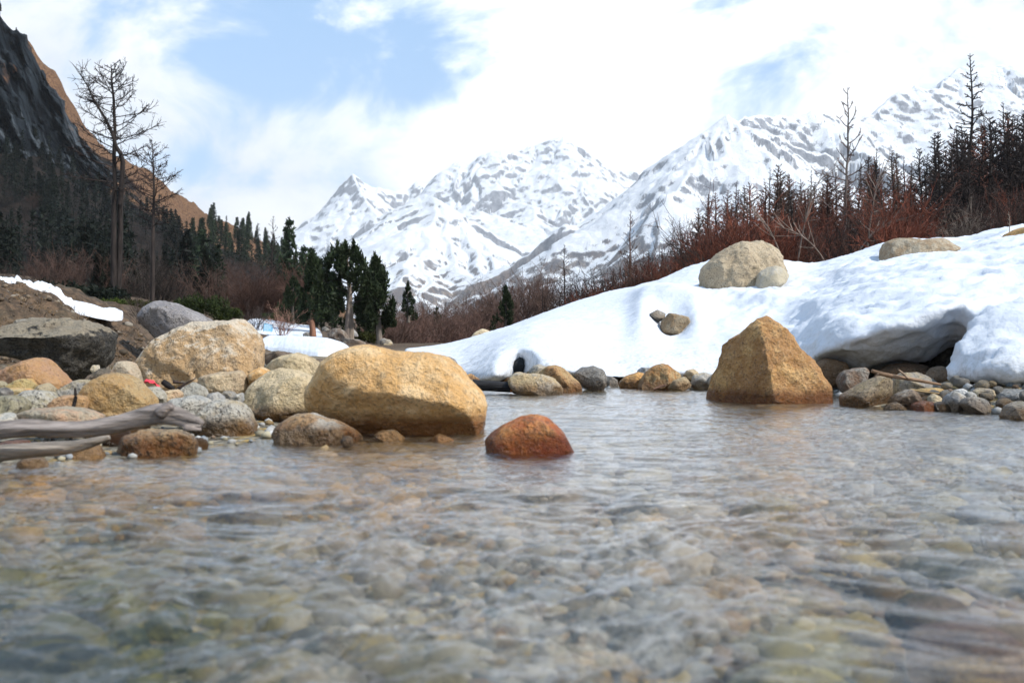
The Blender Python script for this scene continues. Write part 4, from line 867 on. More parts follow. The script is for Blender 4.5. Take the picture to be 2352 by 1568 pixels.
# ------------------------------------------------------------------ snow mountains: height field from traced ridge lines
def CM(u, v): return ((700 + u * .38265) / 1.06293, (300 + v * .38265) / 1.06293)
def C6p(u, v): return ((1500 + u * .42517) / 1.06293, (150 + v * .42517) / 1.06293)
def ridge(pts, k, conv=CM): return [(*conv(u, v), d) for u, v, d in pts], k
R_FAR = [ridge([(-500,1100,6400),(0,720,6300),(180,590,6200),(350,430,6150),(470,340,6150),(580,410,6200),(720,430,6300),(790,370,6350),(930,400,6400),(1050,250,6300),(1180,260,6300),(1330,190,6300),(1450,175,6350),(1600,125,6400),(1750,75,6450),(1900,140,6500),(2000,260,6500),(2200,330,6500),(2500,420,6400)], .95),
         ridge([(470,340,6150),(520,520,5850),(640,700,5500)], .95), ridge([(350,430,6150),(300,600,5900),(250,800,5600)], .9),
         ridge([(1050,250,6300),(1060,400,6100),(1090,560,5900)], 1.1), ridge([(1330,190,6300),(1220,380,6050),(1140,500,5850)], 1.0),
         ridge([(1480,220,6250),(1420,330,6100),(1380,430,6000)], 1.1), ridge([(1640,150,6350),(1650,300,6150),(1690,430,6000)], 1.2),
         ridge([(1760,90,6450),(1800,300,6150),(1870,420,5950),(1800,550,5750)], 1.0), ridge([(1870,420,5950),(2000,560,5750),(1900,740,5500)], .9),
         ridge([(1950,230,6450),(2080,420,6200),(2080,520,6100)], 1.0),
         ridge([(1250,560,5700),(1450,640,5450),(1650,760,5200)], .42), ridge([(1450,480,5900),(1600,620,5500),(1750,800,5000)], .45),
         ridge([(1750,800,5000),(1900,900,4500),(2050,1000,4000)], .5)]
R_MID = [ridge([(300,1000,4300),(500,790,4450),(700,650,4550),(840,530,4600),(925,465,4620),(1000,560,4550),(1110,650,4450),(1230,780,4250),(1370,900,4000),(1480,1040,3750),(1560,1160,3500)], .74),
         ridge([(925,465,4620),(900,640,4350),(880,810,4050),(900,930,3800),(820,1100,3500)], .62),
         ridge([(1000,560,4550),(1020,760,4200),(1060,900,3900),(1180,1080,3500),(1290,1190,3250)], .62), ridge([(1230,780,4250),(1240,940,3850),(1340,1100,3450)], .66),
         ridge([(880,810,4050),(760,900,3800),(700,1000,3600)], .6)]
R_RGT = [ridge([(-200,1100,3300),(30,890,3350),(130,780,3400),(230,720,3450),(330,640,3500),(410,560,3520),(480,490,3540),(540,410,3560),(610,350,3580),(680,318,3600),(740,340,3620),(830,318,3700),(960,303,3800),(1050,318,3850),(1140,285,3900),(1200,310,3900),(1300,325,3950),(1400,300,4050),(1480,280,4100),(1560,230,4200),(1620,185,4250),(1750,152,4300),(1860,155,4350),(1940,80,4500),(2030,35,4600),(2130,10,4700),(2220,40,4700),(2352,110,4700),(2700,60,4700)], .80, C6p),
         ridge([(680,318,3600),(760,420,3450),(900,560,3250),(1050,730,3050),(1150,900,2900)], .74, C6p), ridge([(560,390,3560),(500,560,3350),(420,720,3150),(330,800,3000)], .8, C6p),
         ridge([(640,340,3580),(640,520,3350),(700,660,3150),(780,800,2950)], .8, C6p),
         ridge([(1140,285,3900),(1180,420,3750),(1260,560,3550)], .8, C6p), ridge([(1750,152,4300),(1650,320,4100),(1560,420,3900),(1450,520,3700)], .8, C6p),
         ridge([(1940,80,4500),(1900,260,4250),(1850,420,4000)], .8, C6p), ridge([(2130,10,4700),(2150,200,4400),(2200,420,4100)], .8, C6p),
         ridge([(1000,420,3600),(1060,620,3350),(1160,820,3100)], .5, C6p), ridge([(230,720,3450),(200,860,3200),(150,1000,2950)], .7, C6p)]
def mountain(name, label, ridges, x0, x1, y0, y1, nx, ny, amp, seed):
    X, Y = np.meshgrid(np.linspace(x0, x1, nx), np.linspace(y0, y1, ny)); P = np.stack([X.ravel(), Y.ravel()], 1)
    wn = np.stack([fbm(np.stack([P[:, 0] / 420, P[:, 1] / 420, P[:, 0] * 0 + s], 1), 4) for s in (seed, seed + 9)], 1)
    Q = P + wn * 75
    H = np.full(len(P), -60.0); S = np.zeros(len(P)); Dd = np.zeros(len(P)); I = np.zeros(len(P)); L0 = 0.0
    for ri, (pts, k) in enumerate(ridges):
        W = np.array([at(a, b, d) for a, b, d in pts])
        for i in range(len(W) - 1):
            a, b = W[i], W[i + 1]; e = (b - a)[:2]; L2 = e @ e
            h = np.clip(((Q - a[:2]) @ e) / L2, 0, 1)
            d = np.linalg.norm(Q - (a[:2] + h[:, None] * e), axis=1)
            z = a[2] + h * (b[2] - a[2])
            hn = z - k * d * (1 - 0.16 * np.clip(d / 1500, 0, 1)); m_ = hn > H
            side = np.sign((Q[:, 0] - a[0]) * e[1] - (Q[:, 1] - a[1]) * e[0])
            H = np.where(m_, hn, H); S = np.where(m_, L0 + h * math.sqrt(L2), S); Dd = np.where(m_, d, Dd); I = np.where(m_, ri * 3.3 + side, I); L0 += math.sqrt(L2)
    keep = np.clip(H / 300, 0.15, 1)
    q3 = np.stack([P[:, 0], P[:, 1], H * 0.6], 1)
    gul = fbm(np.stack([S / 85, Dd / 2600, I], 1), 4, .55, ridged=True) - .3                 # ribs and gullies down the fall line
    H = H + 1.15 * amp * keep * gul * np.clip(Dd / 160, 0.05, 1.4) + amp * .38 * keep * (fbm(q3 / 300 + seed, 6, .5, ridged=True) - .35) + amp * .16 * keep * fbm(q3 / 50 + seed, 3, .6)
    v = np.stack([P[:, 0], P[:, 1], H], 1)
    f = gridf(ny, nx); f = f[(H[f].max(1) > -30)]
    o = mk(name, v, f, M_MOUNT)
    return tag(o, kind='structure')
mountain('mountain', '', R_FAR, -2700, 2900, 4300, 6900, 620, 330, 60, 3)
mountain('mountain', '', R_MID, -1900, 1100, 2500, 5000, 420, 340, 40, 11)
mountain('mountain', '', R_RGT, -500, 3600, 2200, 5100, 560, 380, 52, 23)

# ------------------------------------------------------------------ left hillside and cliff
HC = np.array([(-1200,60),(-300,60),(0,60),(60,95),(100,143),(130,164),(149,208),(167,238),(190,275),(223,316),(260,346),(312,379),(357,413),(402,443),(446,472),(480,498),(580,543),(632,572),(690,618),(760,690),(830,748),(900,782),(980,800)], float)
def hill_pt(x, tt):
    x = np.asarray(x, float); tt = np.asarray(tt, float)
    Yb = 58 + 0 * x; Yc = np.interp(x, [-1200, 0, 270, 480, 690, 980], [330, 330, 330, 390, 440, 520])
    zb = 0.25 + 0.17 * np.clip((1176 - x) / FPX * Yb - 7.6, 0, 26) - 0.4
    pc = np.interp(x, HC[:, 0], HC[:, 1]); zc = HCAM + (CY - pc) / FPX * Yc
    Yd = Yb + (Yc - Yb) * tt
    ex = np.interp(x, [0, 300, 700], [2.0, 1.75, 1.45])
    Zd = zb + (zc - zb) * tt ** ex
    p = np.stack([(x - CX) / FPX * Yd, Yd, Zd], -1)
    fl = p.reshape(-1, 3); nn = fbm(fl * np.array([.05, .05, .05]), 4).reshape(x.shape); n2 = fbm(fl * .35, 3).reshape(x.shape)
    p[..., 2] += (nn * 3.0 * tt + n2 * 0.7) * np.minimum(1, tt * 6)
    return p
tt, xx = np.meshgrid(np.linspace(0, 1, 190), np.linspace(-1200, 980, 420), indexing='ij')
hp = hill_pt(xx, tt)
bk = hp[-1].copy(); bk[:, :2] *= 1.3; bk[:, 2] -= 25
hp = np.concatenate([hp, bk[None]], 0)
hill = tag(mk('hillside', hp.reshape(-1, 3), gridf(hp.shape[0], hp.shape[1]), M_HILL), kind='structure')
CT = np.array([(-1200,-600),(-500,-420),(-150,-180),(0,-8),(14,8),(22,42),(27,62),(50,74),(74,95),(79,114),(97,134),(101,152),(118,174),(124,198),(141,212),(147,234),(162,244),(172,282),(188,306),(196,326),(214,336),(240,372),(275,410)], float)
s_, x_ = np.meshgrid(np.linspace(0, 1, 150), np.linspace(-1200, 275, 330), indexing='ij')
pt_ = np.interp(x_, CT[:, 0], CT[:, 1]); pb_ = np.interp(x_, [-1200, 0, 150, 275], [470, 470, 470, 440])
Yd = np.interp(x_, [-1200, 0, 275], [190, 228, 268]) + 26 * s_ ** 1.3
pt_ = pt_ + 16 * fbm(np.stack([x_.ravel() / 28, x_.ravel() * 0, x_.ravel() * 0], 1), 4, .6).reshape(x_.shape)
py_ = pb_ + (pt_ - pb_) * s_
cp = np.stack([(x_ - CX) / FPX * Yd, Yd, HCAM + (CY - py_) / FPX * Yd], -1); fl = cp.reshape(-1, 3)
rt = fl @ np.array([[.8, 0, .6], [0, 1, 0], [-.6, 0, .8]]).T
dn = fbm(rt * np.array([.045, .045, .018]), 6, .58, ridged=True) * 17.0 + fbm(rt * np.array([.16, .16, .07]), 4, .6) * 6.0
sw = rt[:, 2] * .085 + 1.3 * fbm(rt * np.array([.03, .03, .03]), 4); sw = sw - np.floor(sw)
sw2 = rt[:, 0] * .06 + 1.5 * fbm(rt * np.array([.035, .035, .015]) + 7, 4); sw2 = sw2 - np.floor(sw2)
dn = dn * .8 + 6.5 * (sw ** 1.5) + 5.0 * np.abs(sw2 - .5)      # ledges and buttresses
edge = np.minimum(1, (1 - s_) * 10).ravel() * .6 + .4
fl[:, 1] -= dn * edge; fl[:, 0] += 0.25 * dn * edge * np.minimum(1, (1 - s_) * 10).ravel()
cp = fl.reshape(cp.shape); bk = cp[-1].copy(); bk[:, :2] *= 1.25; bk[:, 2] -= 35
cp = np.concatenate([cp, bk[None]], 0)
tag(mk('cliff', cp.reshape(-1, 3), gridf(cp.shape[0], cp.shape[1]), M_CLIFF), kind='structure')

# ------------------------------------------------------------------ trees
def setcol(o, c): o.color = (*c, 1.0); return o
def curve(p0, d, L, n, up=0.0, wob=0.0, r_=rng):
    pts = [np.array(p0, float)]; d = np.array(d, float); d /= np.linalg.norm(d)
    for i in range(n):
        d = d + np.array([0, 0, up]) / n + r_.normal(0, wob, 3); d /= np.linalg.norm(d)
        pts.append(pts[-1] + d * L / n)
    return np.array(pts)
def larch_parts(h, seed, nbr=60, spread=.26, first=.18, twig=7, sag=-.35, lift=.9, tr=.012, br=.0045, tw=.0022, dens=1.0, trunkpts=None, crownpow=.8, sub=True):
    r_ = np.random.default_rng(seed); tk = MB(); cr = MB()
    n = 14; s = np.linspace(0, 1, n)
    tp = np.stack([h * .012 * np.cumsum(r_.normal(0, .5, n)) * s, h * .012 * np.cumsum(r_.normal(0, .5, n)) * s, h * s], 1) if trunkpts is None else np.array(trunkpts, float)
    sp = np.linspace(0, 1, len(tp))
    def tpos(q): return np.array([np.interp(q, sp, tp[:, k]) for k in range(3)])
    tk.tube(tp, h * tr * (1 - sp) ** .8 + h * .0016, 7)
    for i in range(int(nbr * dens)):
        q = first + (1 - first) * (i + r_.random()) / (nbr * dens); q = min(q, .985)
        a = i * 2.4 + r_.normal(0, .5)
        L = h * spread * ((1 - q) ** crownpow * 1.0 + .06) * r_.uniform(.55, 1.15)
        if q < first + .15: L *= r_.uniform(.4, 1)
        pts = curve(tpos(q), (math.cos(a), math.sin(a), r_.uniform(-.1, .35) + sag * .5 + .5 * q), L, 6, lift * r_.uniform(.4, 1.1), .07, r_)
        cr.tube(pts, np.linspace(h * br * (1.15 - q * .6), h * .0012, 7), 3)
        for j in range(max(2, int(twig * (L / (h * spread) + .25)))):
            u = r_.uniform(.2, 1.0); k = min(int(u * 6), 5); p = pts[k] + (pts[k + 1] - pts[k]) * (u * 6 - k)
            d = (pts[k + 1] - pts[k]); d = d / np.linalg.norm(d) + r_.normal(0, .55, 3) + np.array([0, 0, -.1])
            tl = L * r_.uniform(.14, .34)
            tp2 = curve(p, d, tl, 3, .35, .14, r_)
            cr.tube(tp2, np.linspace(h * tw, h * .0007, 4), 3)
            if sub:
                for m_ in range(2):
                    cr.tube(curve(tp2[1 + m_], d + r_.normal(0, .8, 3), tl * r_.uniform(.3, .55), 2, .1, .1, r_), [h * tw * .7, h * .0008, h * .0006], 3)
    return tk, cr, tpos
def make_larch(label, loc, h, seed, ctrunk, ctwig, group=None, **kw):
    tk, cr, tpos = larch_parts(h, seed, **kw)
    e = empty('bare_larch', loc, label, 'tree', group)
    kid(e, setcol(tk.build('trunk', M_BARK, e), ctrunk)); kid(e, setcol(cr.build('crown', M_TWIG, e), ctwig))
    return e, tpos
BLK, BRN, RED, GRB = (.028, .022, .02), (.10, .055, .04), (.20, .062, .034), (.16, .13, .11)

def bush_parts(h, seed, stems=26, spread=.7, sub=7, rad=.006):
    r_ = np.random.default_rng(seed); m = MB()
    for i in range(stems):
        a = r_.uniform(0, 6.28); tilt = r_.uniform(.05, spread)
        L = h * r_.uniform(.6, 1.05)
        pts = curve((r_.normal(0, .05 * h), r_.normal(0, .05 * h), -.03 * h), (math.cos(a) * tilt, math.sin(a) * tilt, 1), L, 5, .15, .13, r_)
        m.tube(pts, np.linspace(h * rad, h * rad * .25, 6), 3)
        for j in range(sub):
            u = r_.uniform(.25, 1); k = min(int(u * 5), 4); p = pts[k] + (pts[k + 1] - pts[k]) * (u * 5 - k)
            d = pts[k + 1] - pts[k]; d = d / np.linalg.norm(d) + r_.normal(0, .55, 3)
            tp = curve(p, d, L * r_.uniform(.15, .4), 3, .25, .16, r_)
            m.tube(tp, np.linspace(h * rad * .55, h * rad * .2, 4), 3)
            for q in range(2): m.tube(curve(tp[1 + q], d + r_.normal(0, .8, 3), L * r_.uniform(.06, .16), 2, .1, .1, r_), [h * rad * .35, h * rad * .25, h * rad * .18], 3)
    return m
def needle_cloud(m, cen, rad, n, size, r_, up=.6):
    d = r_.normal(size=(n, 3)); d /= np.linalg.norm(d, axis=1)[:, None]
    c = np.asarray(cen) + d * np.asarray(rad) * (r_.random((n, 1)) ** .45)
    u = d * .5 + np.array([0, 0, up]) + r_.normal(0, .5, (n, 3)); u /= np.linalg.norm(u, axis=1)[:, None]
    w_ = np.cross(u, r_.normal(size=(n, 3))); w_ /= np.linalg.norm(w_, axis=1)[:, None]
    sz = size * r_.uniform(.6, 1.4, (n, 1)); m.quads(c, u * sz, w_ * sz * .33)
def juniper_parts(h, seed, base=.25, width=.28, n=1.0, lobes=26, top=1.0, shape='cone', stem2=None, leaf=.030):
    r_ = np.random.default_rng(seed); tk = MB(); cr = MB(); lim = MB()
    npt = 10; s = np.linspace(0, 1, npt)
    tp = np.stack([h * .02 * np.cumsum(r_.normal(0, .4, npt)) * s, h * .02 * np.cumsum(r_.normal(0, .4, npt)) * s, h * s * .95 - h * .01], 1)
    tk.tube(tp, h * .030 * (1 - s) ** .7 * (1 + .5 * np.exp(-s * 18)) + h * .003, 8)
    for i in range(lobes):
        q = base + (top - base) * (i + r_.random()) / lobes
        a = i * 2.4 + r_.normal(0, .4)
        if shape == 'cone': ww = width * h * (max(0.02, 1 - (q - base) / (top - base)) ** .75) * r_.uniform(.5, 1.1)
        else: ww = width * h * math.sin(min(1, max(.05, (q - base) / (top - base) * .85 + .15)) * math.pi) ** .6 * r_.uniform(.55, 1.15)
        b0 = np.array([np.interp(max(0, q - .06), s, tp[:, k]) for k in range(3)])
        c = b0 + np.array([math.cos(a) * ww, math.sin(a) * ww, h * .05 + .25 * ww])
        lim.tube(np.stack([b0, (b0 + c) / 2 + [0, 0, -.01 * h], c]), [h * .007, h * .005, h * .002], 3)
        rr = h * r_.uniform(.035, .085) * (.6 + .6 * (1 - q))
        nn = int(80 * n)
        needle_cloud(cr, c, (rr * .9, rr * .9, rr * 1.5), nn, h * leaf, r_)
        needle_cloud(cr, (b0 + c * 1.2) / 2.2, (rr * .8, rr * .8, rr * .9), nn // 2, h * leaf, r_)
        needle_cloud(cr, c + [0, 0, rr * 1.5], (rr * .3, rr * .3, rr * .9), nn // 4, h * leaf * .8, r_, 1.6)
    return tk, cr, lim
def make_juniper(label, loc, h, seed, col=(.030, .044, .021), bark=(.11, .095, .08), group=None, **kw):
    tk, cr, lim = juniper_parts(h, seed, **kw)
    e = empty('conifer', loc, label, 'tree', group)
    kid(e, setcol(tk.build('trunk', M_BARK, e), bark)); kid(e, setcol(cr.build('crown', M_LEAF, e, smooth=False), col)); kid(e, setcol(lim.build('branches', M_BARK, e), BLK))
    return e
def far_conifer_parts(h, seed):
    r_ = np.random.default_rng(seed); tk = MB(); cr = MB()
    tk.tube(np.array([[0, 0, -.05 * h], [0, 0, .5 * h], [0, 0, .98 * h]]), [h * .022, h * .012, h * .002], 5)
    L = 15
    for i in range(L):
        q = .08 + .90 * i / L; w_ = h * (.20 * (1 - q) ** .85 + .012) * r_.uniform(.75, 1.2)
        for k in range(7):
            a = r_.uniform(0, 6.28); needle_cloud(cr, (math.cos(a) * w_ * .6, math.sin(a) * w_ * .6, h * q - w_ * .12), (w_ * .5, w_ * .5, h * .03), 7, h * .035, r_, .05)
    return tk, cr
# two tall larches on the left
b0 = at(262, 694, 50)
tp1 = [at(x, y, 50) - b0 for x, y in [(262,700),(261,560),(262,470),(264,420),(262,352),(264,300),(261,225),(257,190),(255,148)]]
e1, tpos1 = make_larch('tallest bare larch on the left, with a long limb sweeping out to upper left', b0, 11.9, 5, BLK, (.03, .022, .02), nbr=56, spread=.28, first=.32, twig=16, tr=.0115, br=.0034, tw=.0014, trunkpts=tp1, sag=-.55, lift=.55, crownpow=.5)
lm = MB(); lp = np.array([at(x, y, 50 - .6 * i / 9) - b0 for i, (x, y) in enumerate([(276,470),(280,420),(282,372),(278,355),(266,335),(258,305),(240,270),(222,240),(212,222),(202,200),(186,172)])])
lm.tube(lp, np.linspace(.14, .02, len(lp)), 6)
for i in range(70):
    k = rng.integers(4, 10); p = lp[k] + (lp[min(k + 1, 10)] - lp[k]) * rng.random()
    q = curve(p, (rng.normal(-.15, .5), rng.normal(0, .5), rng.normal(.25, .45)), rng.uniform(.35, 1.1), 4, .3, .15); lm.tube(q, np.linspace(.022, .008, 5), 3)
    for j in range(2): lm.tube(curve(q[2], rng.normal(0, 1, 3), rng.uniform(.15, .4), 2, .2, .1), [.014, .01, .007], 3)
kid(e1, setcol(lm.build('limb', M_BARK, e1), BLK))
lm2 = MB(); lp = np.array([at(x, y, 50.2) - b0 for x, y in [(268,700),(274,600),(277,520),(276,468)]]); lm2.tube(lp, [.17, .15, .13, .12], 6)
kid(e1, setcol(lm2.build('second_trunk', M_BARK, e1), BLK))
b0 = at(350, 694, 47)
tp2 = [at(x, y, 47) - b0 for x, y in [(350,700),(351,600),(352,500),(354,440),(352,380),(350,330)]]
make_larch('slimmer bare larch right of the tallest one on the left', b0, 7.5, 12, (.035, .027, .024), (.035, .025, .024), nbr=56, spread=.28, first=.33, twig=16, tr=.013, br=.0040, tw=.0018, trunkpts=tp2, sag=-.55, lift=.6, crownpow=.5)
b0 = at(624, 700, 62); make_larch('thin bare larch standing against the sky above the left hillside tip', b0, 5.5, 31, BLK, (.05, .037, .033), nbr=44, spread=.2, first=.35, twig=7, sag=.1, tr=.010, tw=.0028)
# conifers in the middle distance
make_juniper('two stemmed dark conifer with an open ragged crown, tallest of the middle group', at(806, 806, 34), 3.72, 3, base=.42, width=.29, lobes=34, shape='round', bark=(.19, .155, .125), n=1.0)
st = MB(); b0 = at(806, 806, 34); lp = np.array([at(x, y, 33.95) - b0 for x, y in [(797,807),(799,750),(801,700),(804,660)]]); st.tube(lp, [.13, .10, .08, .05], 7)
jo = bpy.data.objects['conifer']; kid(jo, setcol(st.build('second_trunk', M_BARK, jo), (.17, .14, .12)))
make_juniper('narrow dark conifer with a forked grey trunk, right of the tallest in the middle group', at(872, 800, 38), 3.7, 8, base=.26, width=.20, lobes=34, bark=(.17, .145, .125))
make_juniper('small dark conifer leaning at the right end of the middle group', at(938, 740, 39), 1.65, 14, base=.1, width=.22, lobes=20)
make_juniper('dark conifer with a pointed top at the left of the middle group', at(718, 775, 39), 3.3, 21, base=.22, width=.24, lobes=34, bark=(.20, .11, .07))
make_juniper('broad dark conifer behind the broken red stump', at(765, 770, 43), 2.7, 24, base=.08, width=.42, lobes=40)
make_juniper('low dark conifer behind the blue sign', at(672, 748, 45), 2.3, 27, base=.05, width=.42, lobes=34)
make_juniper('dark conifer filling the gap between the two tall middle trees', at(840, 785, 42), 2.6, 29, base=.1, width=.33, lobes=34)
make_juniper('small dark conifer alone among the brown brush at centre', at(1003, 762, 52), 1.35, 33, base=.02, width=.32, lobes=22)
make_juniper('dark pointed conifer just over the left crest of the snow bank', at(1163, 752, 40), 1.75, 36, base=.02, width=.25, lobes=28)
make_juniper('tiny dark conifer tip beside the cream boulder top', at(1132, 768, 42), .85, 38, base=.02, width=.3, lobes=14)
make_juniper('black pointed conifer right of the two larches on the left slope', at(474, 690, 60), 3.0, 41, base=.02, width=.26, lobes=34, col=(.012, .016, .011))
make_juniper('black conifer at the foot of the tallest left larch', at(235, 690, 58), 3.3, 43, base=.02, width=.3, lobes=34, col=(.012, .016, .011))
make_juniper('dim conifer on the left slope between the bare larches', at(312, 690, 64), 2.2, 47, base=.02, width=.4, lobes=26, col=(.015, .02, .013))
# hillside conifers
FC = []
for i in range(4):
    tk, cr = far_conifer_parts(8.0, 200 + i); e = empty('conifer', (0, 0, 0), 'x', 'tree'); kid(e, setcol(tk.build('trunk', M_BARK, e), BLK)); kid(e, setcol(cr.build('crown', M_LEAF, e, smooth=False), (.014, .024, .016))); FC.append(e)
used = set()
def place(proto_list, loc, s, rz, label, group, col=None, cat='tree', childname='crown'):
    k = int(rng.integers(len(proto_list))); p = proto_list[k]
    o = p if p.name not in used else copy_tree(p)
    used.add(p.name); o.location = loc; o.scale = (s * rng.uniform(.85, 1.2), s * rng.uniform(.85, 1.2), s); o.rotation_euler = (0, 0, rz)
    o['label'] = label; o['category'] = cat; o['group'] = group
    if col:
        for ch in KIDS.get(o.name, []):
            if ch.name.split('.')[0] == childname: setcol(ch, col)
    return o
def hp1(x, q): return hill_pt(np.array([x]), np.array([q]))[0]
cnt = 0
while cnt < 265:
    x = rng.uniform(-160, 760); q = rng.uniform(.06, .97) ** (1.0 if x > 440 else 1.15)
    p = hp1(x, q); py = CY - (p[2] - HCAM) / p[1] * FPX
    if x < 480 and (q > .68 or py < 345): continue
    if x < 380 and py > 540 and rng.random() < .5: continue
    if 280 < x < 380 and 560 < py < 660: continue
    if x < 110 and 480 < py < 580: continue
    if 500 < x < 620 and 620 < py: continue
    h = rng.uniform(3.6, 10.5) * (1.0 if x > 430 else .85)
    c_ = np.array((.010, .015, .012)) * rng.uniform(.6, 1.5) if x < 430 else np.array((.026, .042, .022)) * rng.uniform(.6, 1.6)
    sz = 'tall' if h > 7.4 else 'short'
    if x < 110: zone = f'{sz} dark conifer in the wood below the cliff, left of the bare larches'
    elif x < 250: zone = f'{sz} dark conifer on the slope behind the tallest bare larch'
    elif x < 430: zone = f'{sz} dark conifer below the orange slope, right of the slim larch'
    elif x < 580: zone = f'{sz} green conifer on the upper part of the descending ridge'
    else: zone = f'{sz} green conifer on the low end of the ridge by the middle conifers'
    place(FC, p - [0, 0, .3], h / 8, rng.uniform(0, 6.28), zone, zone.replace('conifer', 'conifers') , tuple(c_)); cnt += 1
# the rest of the wood, too many to count
m = MB()
r_ = np.random.default_rng(77)
for i in range(520):
    x = r_.uniform(-200, 760); q = r_.uniform(.10, .97); p = hp1(x, q); py = CY - (p[2] - HCAM) / p[1] * FPX
    if x < 490 and (q > .70 or py < 345): continue
    if (280 < x < 380 and 560 < py < 660) or (x < 110 and 490 < py < 570) or (500 < x < 620 and py > 620): continue
    h = r_.uniform(4.0, 8.5)
    m.tube(np.array([p - [0, 0, .4], p + [0, 0, h]]), [h * .015, h * .003], 3)
    for k in range(9):
        qq = .1 + .85 * k / 9; w_ = h * (.21 * (1 - qq) + .015)
        needle_cloud(m, p + [0, 0, h * qq], (w_, w_, h * .06), 9, h * .05, r_, .1)
tag(setcol(m.build('wood', M_LEAF, smooth=False), (.010, .015, .011)), kind='stuff')
# bare brush on the hillside
BH = []
for i in range(4):
    m = bush_parts(3.0, 300 + i, 24, .8, 7, .007); o = m.build('bare_shrub', M_TWIG); BH.append(o)
ub = set()
def place_bush(protos, loc, s, label, group, col, cat='shrub'):
    k = int(rng.integers(len(protos))); p = protos[k]
    if p.name in ub: o = p.copy(); C.objects.link(o)
    else: o = p; ub.add(p.name)
    o.location = loc; o.scale = (s * rng.uniform(.9, 1.3), s * rng.uniform(.9, 1.3), s); o.rotation_euler = (0, 0, rng.uniform(0, 6.28)); setcol(o, col)
    return tag(o, label, cat, group)
for i in range(150):
    x = rng.uniform(-100, 720); q = rng.uniform(0.0, .62) ** 1.3
    p = hp1(x, q)
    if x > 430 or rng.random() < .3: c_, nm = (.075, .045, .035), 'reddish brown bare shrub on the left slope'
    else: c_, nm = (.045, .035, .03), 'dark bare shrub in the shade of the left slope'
    place_bush(BH, p - [0, 0, .1], rng.uniform(.6, 1.5), nm, nm.replace('shrub', 'shrubs'), tuple(np.array(c_) * rng.uniform(.6, 1.3)))
# brown brush in the valley, centre
for i in range(46):
    x = rng.uniform(850, 1260); Yd = rng.uniform(42, 70)
    py = np.interp(x, [850, 960, 1060, 1130, 1200, 1260], [802, 800, 785, 768, 745, 715]) + rng.uniform(-8, 4)
    p = at(x, py, Yd); place_bush(BH, p - [0, 0, .25], rng.uniform(.55, 1.0) * Yd / 55, 'brown bare shrub in the valley between conifers and snow bank', 'brown bare shrubs in the valley', tuple(np.array((.12, .075, .060)) * rng.uniform(.6, 1.25)))
for i in range(26):
    x = rng.uniform(540, 720); Yd = rng.uniform(46, 60); p = at(x, rng.uniform(700, 738), Yd)
    place_bush(BH, p - [0, 0, .3], rng.uniform(.5, .9), 'russet bare shrub behind the snow ledges left of the conifers', 'russet bare shrubs behind the snow ledges', tuple(np.array((.085, .046, .034)) * rng.uniform(.5, 1.2)))
place_bush(BH, at(650, 778, 33), .38, 'small pinkish bare shrub right of the blue sign', None, (.30, .17, .13))
place_bush(BH, at(590, 770, 38), .42, 'dark twiggy shrub left of the blue sign', None, (.06, .045, .04))
place_bush(BH, at(322, 742, 12.0), .12, 'tuft of dry twigs against the grey dome boulder', None, (.08, .06, .05))
# evergreen bushes
def leaf_bush(label, loc, rx, rz, seed, col, n=2600, size=.07):
    r_ = np.random.default_rng(seed); m = MB()
    for i in range(26):
        a = r_.uniform(0, 6.28); q = r_.random() ** .5
        needle_cloud(m, (math.cos(a) * rx * q, math.sin(a) * rx * q * .7, rz * (.25 + .55 * r_.random() * (1 - q * .5))), (rx * .26, rx * .26, rz * .3), n // 26, size, r_, .35)
    o = m.build('evergreen_bush', M_LEAF, smooth=False); o.location = loc; setcol(o, col); return tag(o, label, 'bush')
leaf_bush('bright green rounded evergreen bush above the snow strip', at(250, 716, 40), .65, .62, 1, (.06, .085, .016))
leaf_bush('olive evergreen bush between the green bush and the slim larch', at(315, 712, 41), .62, .5, 2, (.055, .06, .018))
leaf_bush('dark green evergreen bush behind the grey dome boulder', at(465, 735, 40), 1.0, 1.1, 3, (.035, .05, .013), 4000)
leaf_bush('small yellow green evergreen bush right of the dark green one', at(525, 738, 41), .55, .6, 4, (.06, .075, .018))
leaf_bush('small green bush at the upper left edge of the snow ledge', at(620, 735, 42), .4, .35, 5, (.035, .05, .015), 1200)
leaf_bush('olive bush at the foot of the tallest middle conifer', at(838, 790, 37), .4, .5, 6, (.045, .05, .013), 1500)
for i in range(14):
    leaf_bush('dark low evergreen bush in the shade behind the snow strip', at(-20 + 22 * i + rng.normal(0, 6), 690 + i * 1.2, 42 + rng.uniform(-3, 6)), .9, 1.0, 50 + i, (.012, .018, .012), 1100, .10)['group'] = 'dark low evergreen bushes behind the snow strip'
# broken stump with a red trunk
b0 = at(718, 776, 32); m = MB(); m.tube(np.array([at(x, y, 32) - b0 for x, y in [(719,778),(718,755),(716,742),(715,735)]]), [.115, .10, .085, .05], 8)
sp = m.build('tree_stump', M_BARK); sp.location = b0; tag(setcol(sp, (.20, .10, .065)), 'broken red brown stump standing in the snow by the middle conifers', 'stump')
